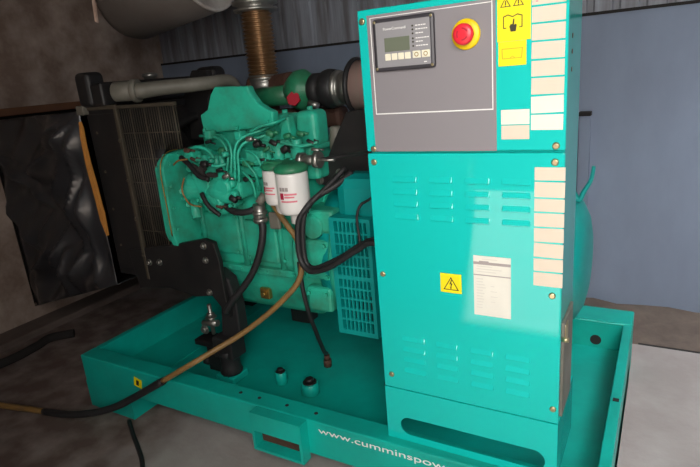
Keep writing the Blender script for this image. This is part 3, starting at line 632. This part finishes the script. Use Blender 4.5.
# black support bracket behind the head
def fp(pts_, y): return [(p_[0], y, p_[2]) for p_ in pts_]
b = MB(); b.prism(fp([(-0.247, 0.34, 1.104), (-0.175, 0.34, 1.113), (-0.174, 0.34, 0.884), (-0.294, 0.34, 0.861), (-0.378, 0.34, 0.872), (-0.357, 0.34, 0.913), (-0.3, 0.34, 1.018)], 0.34), (0, 0.05, 0), 0.004)
br = b.build('support_bracket', M['black'], eng)
bolts('bracket_bolt', [((u[0], 0.339, u[2]), (0, -1, 0), 0.010, 0.008) for u in ((-0.368, 0.34, 0.886), (-0.288, 0.34, 0.911))], M['steel'], br)
# front mount: black plates and rubber foot
b = MB(); b.prism(fp([(-1.221, 0.19, 0.614), (-0.961, 0.19, 0.657), (-0.795, 0.19, 0.693), (-0.749, 0.19, 0.682), (-0.735, 0.19, 0.612), (-0.733, 0.19, 0.504), (-0.726, 0.19, 0.393), (-0.798, 0.19, 0.471), (-0.883, 0.19, 0.456), (-1.018, 0.19, 0.475), (-1.196, 0.19, 0.452)], 0.19), (0, 0.02, 0), 0.003)
b.box(-1.16, -0.78, 0.21, 0.80, 0.47, 0.50, 0.004)
mt_ = b.build('front_mount', M['black'], eng)
bolts('mount_bolt', [((u[0], 0.189, u[2]), (0, -1, 0), 0.009, 0.008) for u in ((-0.796, 0.19, 0.667), (-0.798, 0.19, 0.613), (-0.805, 0.19, 0.486), (-1.046, 0.19, 0.58), (-1.104, 0.19, 0.574))], M['steel'], mt_)
b = MB(); b.prism(fp([(-0.777, 0.21, 0.569), (-0.725, 0.21, 0.536), (-0.705, 0.21, 0.44), (-0.706, 0.21, 0.305), (-0.804, 0.21, 0.287), (-0.785, 0.21, 0.408)], 0.21), (0, 0.05, 0), 0.006)
b.lathe([(0.042, 0), (0.044, 0.008), (0.038, 0.03), (0.038, 0.07), (0.046, 0.10)], (-0.785, 0.215, TZ + 0.03), (0, 0, 1), 24); b.box(-0.83, -0.735, 0.18, 0.26, 0.215, 0.30, 0.006)
b.build('mount_foot', M['rubber'], mt_)
p_ = Vector((-0.854, 0.22, 0.342))
b = MB(); b.cyl(p_ + Vector((0.0, 0, -0.05)), p_ + Vector((0, 0, 0.075)), 0.008, n=10); b.cyl(p_ + Vector((-0.045, 0, -0.01)), p_ + Vector((0.03, 0, 0.0)), 0.014, n=6); b.bolt(p_ + Vector((0, 0, 0.02)), (0, 0, 1), 0.015, 0.015); b.bolt(p_ + Vector((-0.03, -0.012, -0.03)), (0, -1, 0), 0.013, 0.01)
b.build('mount_stud', M['steel'], mt_)
b = MB(); p_ = Vector((-0.911, 0.24, 0.235)); b.box(p_.x - 0.06, p_.x + 0.05, 0.22, 0.30, p_.z - 0.012, p_.z + 0.012, 0.004); b.box(p_.x - 0.01, p_.x + 0.06, 0.23, 0.29, TZ, p_.z, 0.004); b.build('mount_strap', M['black'], mt_)
# far side feet so the engine stands
b = MB(); b.box(-0.86, -0.76, 0.72, 0.80, TZ, 0.48, 0.006); b.build('mount_foot', M['rubber'], mt_)

# ------------------------------------------------------------------ spin-on filters
def spin_filter(cx_, cy_, z0, z1, r, label, front):
    t_ = thing('spin_on_filter', label, 'filter', (cx_, cy_, z0), 'white spin-on filters on the engine')
    h = z1 - z0
    can = MB().lathe([(r * 0.45, -0.001), (r * 0.86, 0.0), (r * 0.97, 0.008), (r, 0.02), (r, h - 0.006), (r * 0.97, h)], (cx_, cy_, z0), (0, 0, 1), 40).build('canister', M['filter'], t_)
    c_ = MB(); c_.lathe([(0.014, 0), (0.021, 0.004), (0.022, 0.034), (0.025, 0.036)], (cx_ + 0.005, cy_, z0 - 0.037), (0, 0, 1), 18); c_.build('drain_cup', M['filter'], t_)
    def wrap(a0, a1, zz0, zz1, m, n=8, nm='print'):
        bb = bmesh.new(); L = []
        for k in range(n + 1):
            a = a0 + (a1 - a0) * k / n; x = cx_ + (r + 0.0006) * math.cos(a); y = cy_ + (r + 0.0006) * math.sin(a)
            L.append((bb.verts.new((x, y, zz0)), bb.verts.new((x, y, zz1))))
        for k in range(n): bb.faces.new((L[k][0], L[k + 1][0], L[k + 1][1], L[k][1])).smooth = True
        q = MB(); q._merge(bb); return q
    A = math.radians(front)
    def place(items, m, nm):
        q = MB()
        for a0, a1, f0, f1 in items: q._merge_from = None; q2 = wrap(A + a0, A + a1, z0 + h * f0, z0 + h * f1, m); q._merge(q2.bm)
        q.build(nm, m, t_)
    place([(-0.55, -0.37, 0.60, 0.69), (-0.34, -0.16, 0.60, 0.69), (-0.13, 0.06, 0.60, 0.69)], M['pgrey'], 'maker_lettering')
    place([(-0.55, -0.28, 0.40, 0.555)], M['crimson'], 'emblem')
    place([(-0.24, 0.55, 0.50, 0.545), (-0.24, 0.40, 0.435, 0.475), (-0.5, 0.55, 0.33, 0.37)], M['pink'], 'printed_text')
    return t_
spin_filter(-0.380, 0.20, 0.812, 0.942, 0.051, 'larger front white fuel filter with pink print, hanging lowest on the engine side', -75)
spin_filter(-0.474, 0.25, 0.826, 0.940, 0.048, 'white fuel filter half hidden behind the front white filter', -100)

# ------------------------------------------------------------------ hose tails on engine side
cl_ = Vector((-0.56, 0.24, 0.785))
fs = thing('hose_union', 'steel hose clamp and union below left of the white filters', 'fitting', cl_)
b = MB(); b.cyl(cl_ + Vector((-0.002, 0, -0.03)), cl_ + Vector((0, 0, 0.035)), 0.021, n=14); b.cyl(cl_ + Vector((0, 0, 0.0)), cl_ + Vector((0, 0, 0.012)), 0.026, n=14); b.cyl(cl_ + Vector((0, 0, -0.025)), cl_ + Vector((0, 0, -0.013)), 0.026, n=14); b.build('clamp', M['steel'], fs)
b = MB(); b.cyl(cl_ + Vector((0.0, 0.0, 0.036)), cl_ + Vector((0.015, 0.02, 0.065)), 0.014, n=8); b.box(cl_.x + 0.025, cl_.x + 0.07, 0.25, 0.262, cl_.z - 0.055, cl_.z + 0.005, 0.006); b.build('bracket', M['pipe'], fs)
b = MB(); b.tube([(-0.554, 0.235, 0.773), (-0.544, 0.225, 0.734), (-0.555, 0.215, 0.672), (-0.59, 0.21, 0.597), (-0.638, 0.2, 0.531), (-0.692, 0.185, 0.472), (-0.731, 0.18, 0.421)], 0.0125)
tag(b.build('coolant_hose', M['rubber']), 'black rubber hose dropping from steel clamp to the black mount foot', 'hose')
b = MB(); b.tube([(-0.717, 0.235, 0.833), (-0.686, 0.22, 0.809), (-0.643, 0.215, 0.795), (-0.598, 0.22, 0.796), (-0.565, 0.235, 0.808)], 0.0115)
tag(b.build('fuel_hose', M['rubber']), 'short black hose looping between injection pump and steel clamp', 'hose')
b = MB(); b.tube([(-0.507, 0.25, 0.82), (-0.471, 0.235, 0.788), (-0.44, 0.23, 0.753), (-0.406, 0.225, 0.709), (-0.389, 0.215, 0.638), (-0.404, 0.2, 0.571), (-0.461, 0.175, 0.505), (-0.538, 0.15, 0.438), (-0.612, 0.11, 0.383), (-0.68, 0.05, 0.343), (-0.731, -0.025, 0.315), (-0.847, -0.055, 0.244)], 0.0098, 12)
hs = thing('drain_hose', 'long tan hose running from the engine across the skid to the left floor', 'hose', (-0.9, -0.06, 0.0))
b.build('hose', M['hose'], hs)
b = MB(); b.tube([(-0.847, -0.055, 0.244), (-0.994, -0.075, 0.155), (-1.089, -0.1, 0.104), (-1.176, -0.14, 0.081), (-1.294, -0.165, 0.059), (-1.451, -0.17, 0.034)], 0.0135, 12)
b.build('black_sleeve', M['rubber'], hs)['label'] = 'black protective sleeve'
b = MB(); b.tube([(-1.451, -0.17, 0.034), (-1.559, -0.185, 0.029), (-1.71, -0.205, 0.019), (-2.1, -0.26, 0.014)], 0.012, 12); b.build('hose', M['hose'], hs)
# black cable loom into the cabinet
b = MB(); b.tube([(-0.22, 0.3, 0.923), (-0.256, 0.25, 0.889), (-0.303, 0.22, 0.862), (-0.324, 0.185, 0.835), (-0.349, 0.17, 0.796), (-0.358, 0.165, 0.732), (-0.352, 0.16, 0.667), (-0.318, 0.155, 0.636), (-0.258, 0.15, 0.651), (-0.198, 0.145, 0.685), (-0.136, 0.145, 0.725), (-0.076, 0.14, 0.753), (0.03, 0.14, 0.72)], 0.0095, 10)
b.tube([(-0.244, 0.3, 0.936), (-0.283, 0.24, 0.884), (-0.314, 0.2, 0.848), (-0.335, 0.18, 0.807), (-0.346, 0.175, 0.73), (-0.34, 0.17, 0.658), (-0.301, 0.165, 0.644), (-0.206, 0.16, 0.688), (-0.083, 0.155, 0.757), (0.03, 0.16, 0.73)], 0.0085, 10)
cb_ = b.build('cable_loom', M['rubber']); tag(cb_, 'bundle of black cables looping past the air grille into the turquoise cabinet', 'cable')
b = MB(); b.tube([(-0.401, 0.215, 0.636), (-0.396, 0.21, 0.557), (-0.391, 0.22, 0.463), (-0.404, 0.27, 0.354), (-0.442, 0.36, 0.224), (-0.478, 0.428, 0.172)], 0.0075)
tag(b.build('drain_tube', M['rubber']), 'thin black tube running down to the brass fitting on the skid tray', 'tube')
b = MB(); b.tube([(-0.353, 0.27, 0.959), (-0.264, 0.25, 0.976), (-0.181, 0.24, 0.987), (-0.071, 0.16, 1.008), (0.01, 0.12, 1.0)], 0.006)
tag(b.build('sensor_cable', M['rubber']), 'thin black cable from steel sensor across the bracket into the cabinet', 'cable')
b = MB(); b.tube([(0.008, 0.16, 0.93), (-0.122, 0.21, 0.859), (-0.148, 0.205, 0.841), (-0.159, 0.2, 0.805), (-0.154, 0.195, 0.754), (-0.15, 0.19, 0.731)], 0.004)
tag(b.build('earth_wire', M['rubber']), 'very thin dark wire hanging over the top of the air grille', 'wire')

# ================================================================== AIR FILTER
ac = Vector((-0.377, 0.62, 1.151))
af = thing('air_filter', 'round air filter with black rubber hose, partly hidden by the turquoise cabinet top', 'air filter', ac)
c = Vector((-0.589, 0.62, 1.171))
h0 = Vector((-0.544, 0.62, 1.168)); h1 = Vector((-0.427, 0.62, 1.158)); ax = (h1 - h0).normalized(); L = (h1 - h0).length
MB().lathe([(0.052, 0), (0.060, 0.01), (0.060, 0.04), (0.054, 0.045), (0.068, 0.062), (0.072, 0.08), (0.068, 0.10), (0.058, 0.12), (0.054, L)], h0, (1, 0, 0), 32).build('hose', M['rubber'], af)
b = MB(); q0 = h0 + Vector((L - 0.012, 0, 0)); b.lathe([(0.062, 0), (0.064, 0.004), (0.064, 0.018), (0.058, 0.02), (0.052, 0.03), (0.06, 0.034), (0.06, 0.055), (0.054, 0.075)], q0, (1, 0, 0), 32); b.build('clamp', M['steel'], af)
q1 = q0 + Vector((0.075, 0, 0))
MB().lathe([(0.05, 0), (0.098, 0.004), (0.103, 0.010), (0.103, 0.018), (0.096, 0.022)], q1, (1, 0, 0), 40).build('rim', M['rubber'], af)
MB().lathe([(0.092, 0.0), (0.092, 0.24)], q1 + Vector((0.0221, 0, 0)), (1, 0, 0), 40).build('element', M['element'], af)
MB().box(q1.x + 0.10, q1.x + 0.16, 0.58, 0.66, 0.99, q1.z - 0.0925, 0.004).build('stand', M['black'], af)
MB().box(q1.x + 0.06, q1.x + 0.20, 0.50, 0.68, 0.92, 0.99, 0.004).build('stand', M['black'], af)

# ================================================================== FLEXIBLE EXHAUST + MUFFLER
FX, FY = -0.830, 0.70
fz0, fz1 = 1.17, 1.485
ex = thing('flexible_exhaust_pipe', 'rusty corrugated exhaust bellows rising from the engine', 'exhaust pipe', (FX, FY, fz0))
b = MB(); pr = []; n_ = 17
for k in range(n_ * 4 + 1):
    tt = k / (n_ * 4); pr.append((0.058 + 0.0055 * math.cos(2 * math.pi * k / 4.0), 0.06 + tt * (fz1 - fz0 - 0.06)))
b.lathe(pr, (FX, FY, fz0), (0, 0, 1), 32); b.build('bellows', M['flex'], ex)
b = MB(); b.lathe([(0.05, -0.075), (0.052, 0.0), (0.052, 0.02)], (FX, FY, fz0), (0, 0, 1), 24); b.build('stub', M['rust'], ex)
b = MB(); b.lathe([(0.056, 0.0), (0.060, 0.004), (0.060, 0.03), (0.056, 0.034), (0.060, 0.038), (0.060, 0.058)], (FX, FY, fz0 + 0.012), (0, 0, 1), 24); b.cyl((FX - 0.075, FY - 0.02, fz0 + 0.03), (FX - 0.05, FY - 0.03, fz0 + 0.03), 0.008); b.build('lower_clamp', M['steel'], ex)
b = MB(); b.lathe([(0.05, 0), (0.085, 0.002), (0.088, 0.012), (0.07, 0.016), (0.07, 0.024), (0.09, 0.028), (0.09, 0.042), (0.05, 0.044)], (FX, FY, fz1 - 0.005), (0, 0, 1), 28); b.build('flange', M['steel'], ex)
b = MB(); b.cyl((FX, FY, fz1 + 0.02), (FX, FY, 2.9), 0.055, n=24); b.build('riser', M['rust'], ex)

MY, MZ, MR = 0.80, 1.70, 0.19
mf = thing('muffler', 'big grey cylinder hanging at upper left above the radiator', 'muffler', (-1.4, MY, MZ))
MX1, MX0 = -1.15, -1.69
MA = Vector((MX1 - MX0, 0.0, 0.075)).normalized(); ML = (MX1 - MX0) / MA.x; MP = Vector((MX0, MY, MZ - 0.062))
MB().lathe([(MR * 0.80, 0), (MR * 0.93, 0.012), (MR, 0.05), (MR, ML - 0.010)], MP, MA, 48).build('shell', M['muffler'], mf)
MB().lathe([(MR * 1.0, 0), (MR * 1.012, 0.002), (MR * 1.012, 0.012), (MR * 0.93, 0.014), (MR * 0.90, 0.006), (0.02, 0.006)], MP + MA * (ML - 0.0095), MA, 48).build('end_cap', M['muffend'], mf)
for x in (-1.25, -1.62):
    for q in (-1, 1): MB().cyl((x, MY + q * 0.13, MZ + 0.10), (x, MY + q * 0.13, 2.9), 0.006, n=8).build('hanger', M['black'], mf)

# ================================================================== RADIATOR
RY0, RY1 = 0.20, 0.84
RX0, RX1 = -1.315, -1.135
rad = thing('radiator', 'black radiator with wire fan guard at the left end of the engine', 'radiator', (-1.22, AY, TZ))
b = MB(); b.box(RX0, RX1, RY0, RY1, 0.50, 1.175, 0.006); b.box(RX0 + 0.012, RX1 - 0.012, RY0 - 0.004, RY0, 0.53, 1.15, 0.002); b.build('core', M['black'], rad)
b = MB(); b.box(-1.30, -1.17, RY0 - 0.02, RY1 + 0.02, 1.176, 1.262, 0.012, seg=3); b.box(-1.305, -1.225, RY0 - 0.03, RY0 + 0.05, 1.176, 1.302, 0.02, seg=4); b.box(-1.30, -1.18, RY1 - 0.06, RY1 + 0.04, 1.176, 1.30, 0.03, seg=4); b.build('top_tank', M['black'], rad)
b = MB(); b.lathe([(0.024, 0), (0.024, 0.012), (0.032, 0.014), (0.030, 0.026), (0.01, 0.03)], (-1.235, 0.47, 1.258), (0, 0, 1), 20); b.build('filler_cap', M['steel'], rad)
b = MB(); b.box(RX0 - 0.004, RX1 + 0.012, RY0 - 0.012, RY0, 1.165, 1.18, 0.002); b.box(RX1 - 0.004, RX1 + 0.012, RY0 - 0.012, RY0, 0.50, 1.165, 0.002); b.build('frame_strip', M['wire'], rad)
for z in (0.60, 0.75, 0.90, 1.05): bolts('frame_bolt', [((RX1 + 0.004, RY0 - 0.012, z), (0, -1, 0), 0.006, 0.005), ((RX0 + 0.05, RY0 - 0.004, z + 0.03), (0, -1, 0), 0.004, 0.004)], M['wire'], rad)
MB().box(RX0 - 0.012, RX0 + 0.03, RY0 - 0.03, RY0 - 0.005, 1.15, 1.185, 0.004).build('corner_block', M['pipe'], rad)
for y in (RY1 - 0.16, RY1 - 0.05): MB().box(RX0 + 0.06, RX1 - 0.02, y, y + 0.04, TZ, 0.50, 0.004).build('leg', M['black'], rad)
# fan shroud and guard
b = MB(); b.lathe([(0.30, 0), (0.30, 0.03), (0.265, 0.06), (0.265, 0.10), (0.24, 0.10), (0.24, 0.0)], (RX1, AY, 0.85), (1, 0, 0), 40, cap=False); b.build('fan_shroud', M['black'], rad)
GX1 = -0.83; GXL = -0.965
b = MB()
n_ = 24
for k in range(n_ + 1):
    x = RX1 + 0.014 + (GX1 - RX1 - 0.014) * k / n_; rr = 0.003 if k % 6 == 5 else 0.0013
    b.tube([(x, RY0, 0.62 if x < GXL else 1.015), (x, RY0, 1.165)], rr, 6)
for z in (0.62, 0.70, 0.80, 0.89, 0.98): b.tube([(RX1, RY0 + 0.003, z), (GXL, RY0 + 0.003, z)], 0.002, 6)
for z in (1.075, 1.165): b.tube([(RX1, RY0 + 0.003, z), (GX1, RY0 + 0.003, z)], 0.002, 6)
gd = b.build('fan_guard', M['wire'], rad)
MB().box(RX1 + 0.004, GXL, RY0 - 0.006, RY0 + 0.008, 0.608, 0.62, 0.002).build('guard_rim', M['wire'], gd)
MB().box(RX1 + 0.004, GX1, RY0 - 0.006, RY0 + 0.008, 1.165, 1.176, 0.002).build('guard_rim', M['wire'], gd)
b = MB(); b.prism([(-1.09, 0.50, 1.01), (-0.99, 0.50, 1.0), (-0.985, 0.50, 1.07), (-0.955, 0.50, 1.10), (-0.965, 0.50, 1.16), (-0.94, 0.50, 1.20), (-0.95, 0.50, 1.275), (-1.03, 0.50, 1.28), (-1.09, 0.50, 1.20)], (0, 0.03, 0), 0.004)
b.box(RX1, -1.0, RY0 + 0.14, RY0 + 0.15, 0.52, 1.17); b.build('guard_bracket', M['black'], rad)
b = MB()
for k in range(6):
    a = k * math.pi / 3
    b.box(-0.006, 0.006, 0.05, 0.225, -0.045, 0.045, 0.003, Matrix.Translation((-1.06, AY, 0.85)) @ Matrix.Rotation(a, 4, 'X') @ Matrix.Rotation(0.5, 4, 'Y'))
b.cyl((-1.10, AY, 0.85), (-0.99, AY, 0.85), 0.06); b.build('fan', M['black'], rad)
# grey pipe along the top
b = MB(); b.tube([(-1.14, 0.245, 1.225), (-1.06, 0.25, 1.22), (-1.01, 0.31, 1.224), (-0.938, 0.39, 1.225), (-0.892, 0.46, 1.227), (-0.873, 0.54, 1.227), (-0.875, 0.58, 1.182)], 0.028, 18, radii=[0.03, 0.029, 0.027, 0.026, 0.025, 0.023, 0.022])
cp = b.build('coolant_pipe', M['pipe']); tag(cp, 'thick dull grey pipe running from radiator top to the engine', 'pipe')
b = MB(); p0 = Vector((-1.15, 0.218, 1.224)); p1 = Vector((-1.08, 0.249, 1.222)); b.cyl(p0, p1, 0.036, n=20, bev=0.006)
d_ = (p1 - p0).normalized(); b.cyl(p1 - d_ * 0.004, p1 + d_ * 0.02, 0.042, n=20, bev=0.003)
j = b.build('hose_joint', M['pipe'], cp)

# ================================================================== CANVAS DUCT
def sheet(A, B, C_, D_, nu, nv, fn):
    """bilinear sheet A(top left) B(top right) C(bottom right) D(bottom left)"""
    A, B, C_, D_ = map(Vector, (A, B, C_, D_)); g = bmesh.new(); v = {}
    nrm = (B - A).cross(D_ - A).normalized()
    for i in range(nu + 1):
        for j in range(nv + 1):
            s, t_ = i / nu, j / nv
            p = (A * (1 - s) + B * s) * (1 - t_) + (D_ * (1 - s) + C_ * s) * t_
            v[i, j] = g.verts.new(p + fn(s, t_, nrm))
    for i in range(nu):
        for j in range(nv): g.faces.new((v[i, j], v[i, j + 1], v[i + 1, j + 1], v[i + 1, j])).smooth = True
    m_ = MB(); m_._merge(g); return m_
NS = 2.1
CREASES = [(1.0, 0.0, 0.62, 0.55, 0.055, 0.035), (1.0, 0.0, 0.78, 0.75, 0.05, 0.03), (1.0, 0.02, 0.40, 0.30, 0.045, 0.04), (0.97, 0.1, 0.90, 0.95, 0.04, 0.03),
           (0.0, 0.05, 0.42, 0.48, 0.05, 0.04), (0.05, 0.35, 0.35, 0.85, 0.035, 0.04), (0.62, 0.55, 0.45, 0.95, 0.04, 0.035), (0.18, 0.86, 0.40, 0.72, 0.06, 0.035),
           (0.42, 0.48, 0.18, 0.86, 0.03, 0.03), (0.55, 0.98, 0.60, 0.74, 0.05, 0.03), (0.78, 0.75, 0.66, 0.98, 0.04, 0.03), (0.0, 0.12, 0.3, 0.2, 0.03, 0.03)]
def folds(s, t_, n):
    # creases running down from the tied corners, with a loose crumpled hem
    z = 0.0
    for s0, t0, s1, t1, amp, wd in CREASES:
        dx, dy = s1 - s0, t1 - t0; L2 = dx * dx + dy * dy
        k = max(0.0, min(1.0, ((s - s0) * dx + (t_ - t0) * dy) / L2))
        d_ = math.hypot(s - s0 - k * dx, t_ - t0 - k * dy)
        z = max(z, amp * math.exp(-d_ / (wd * 1.3)) * (1 - abs(k - 0.5) * 0.9))
    z += 0.012 * math.sin(9 * s - 14 * t_ + 1.0) + 0.005 * math.sin(31 * s + 22 * t_) - 0.03 * math.sin(math.pi * s) * math.sin(math.pi * t_)
    edge = min(1.0, 12 * s, 12 * (1 - s))
    return -n * z * edge * NS
duct = thing('canvas_duct', 'black canvas air duct stretched between the radiator and the left wall opening', 'duct', (-1.85, 0.3, 0.45))
A_ = (WX + 0.005, 0.41, 1.135); B_ = (RX0 - 0.014, 0.185, 1.165); C_ = (RX0 - 0.014, 0.185, 0.455); D_ = (WX + 0.005, 0.41, 0.105)
o = sheet(A_, B_, C_, D_, 110, 90, folds).build('front_sheet', M['tarp'], duct)
top = sheet((WX + 0.005, 1.28, 1.135), (RX0 - 0.014, 0.84, 1.165), B_, A_, 20, 20, lambda s, t_, n: Vector((0, 0, -0.03 * math.sin(math.pi * s) * math.sin(math.pi * t_)))).build('top_sheet', M['tarp'], duct)
bot = sheet((WX + 0.005, 1.28, 0.105), (RX0 - 0.014, 0.84, 0.455), C_, D_, 20, 20, lambda s, t_, n: Vector((0, 0, 0))).build('bottom_sheet', M['tarp'], duct)
bk = sheet((WX + 0.005, 1.28, 1.135), (RX0 - 0.014, 0.84, 1.165), (RX0 - 0.014, 0.84, 0.455), (WX + 0.005, 1.28, 0.105), 20, 20, lambda s, t_, n: Vector((0, 0, 0))).build('back_sheet', M['tarp'], duct)
for q in (o, top, bot, bk): sd = q.modifiers.new('thickness', 'SOLIDIFY'); sd.thickness = 0.003
# jagged orange strip along the radiator edge
pts = [(-1.252, 0.12, 1.13), (-1.246, 0.12, 1.108), (-1.25, 0.12, 1.053), (-1.249, 0.12, 0.982), (-1.239, 0.12, 0.891), (-1.235, 0.12, 0.813), (-1.231, 0.12, 0.782), (-1.236, 0.12, 0.693), (-1.242, 0.12, 0.713), (-1.254, 0.12, 0.756), (-1.255, 0.12, 0.8), (-1.259, 0.12, 0.875), (-1.266, 0.12, 0.959), (-1.265, 0.12, 1.02), (-1.263, 0.12, 1.076)]
b = MB(); b.prism(fp(pts, 0.12), (0, 0.012, 0)); tag(b.build('orange_strip', M['orng']), 'ragged orange strip along the radiator edge beside the black canvas', 'edging')

ct = thing('wall_conduit', 'short blue-grey conduit with dark top on the back wall beside the cabinet', 'conduit', (0.292, 1.6, 0.5))
MB().box(0.268, 0.316, 1.590, WY, 0.50, 0.935, 0.002).build('channel', M['wallB'], ct)
MB().box(0.266, 0.318, 1.586, WY, 0.9355, 0.955, 0.002).build('end_cap', M['dark'], ct)
# floor pipe by the left wall
b = MB(); b.tube([(-2.20, -0.35, 0.022), (-2.082, -0.001, 0.022), (-2.085, 0.176, 0.022), (-2.107, 0.27, 0.022), (-2.031, 0.357, 0.022)], 0.022, 12)
tag(b.build('floor_pipe', M['dark']), 'dark pipe lying on the floor along the left wall', 'pipe')
b = MB(); b.tube([(-1.10, -0.05, 0.008), (-1.02, -0.10, 0.008), (-0.93, -0.15, 0.008), (-0.85, -0.20, 0.008), (-0.76, -0.28, 0.008)], 0.008, 8)
tag(b.build('floor_streak', M['rubber']), 'thin dark streak on the floor leaving the near left skid corner', 'tube')  # dark floor stain, built in the shape of a thin tube
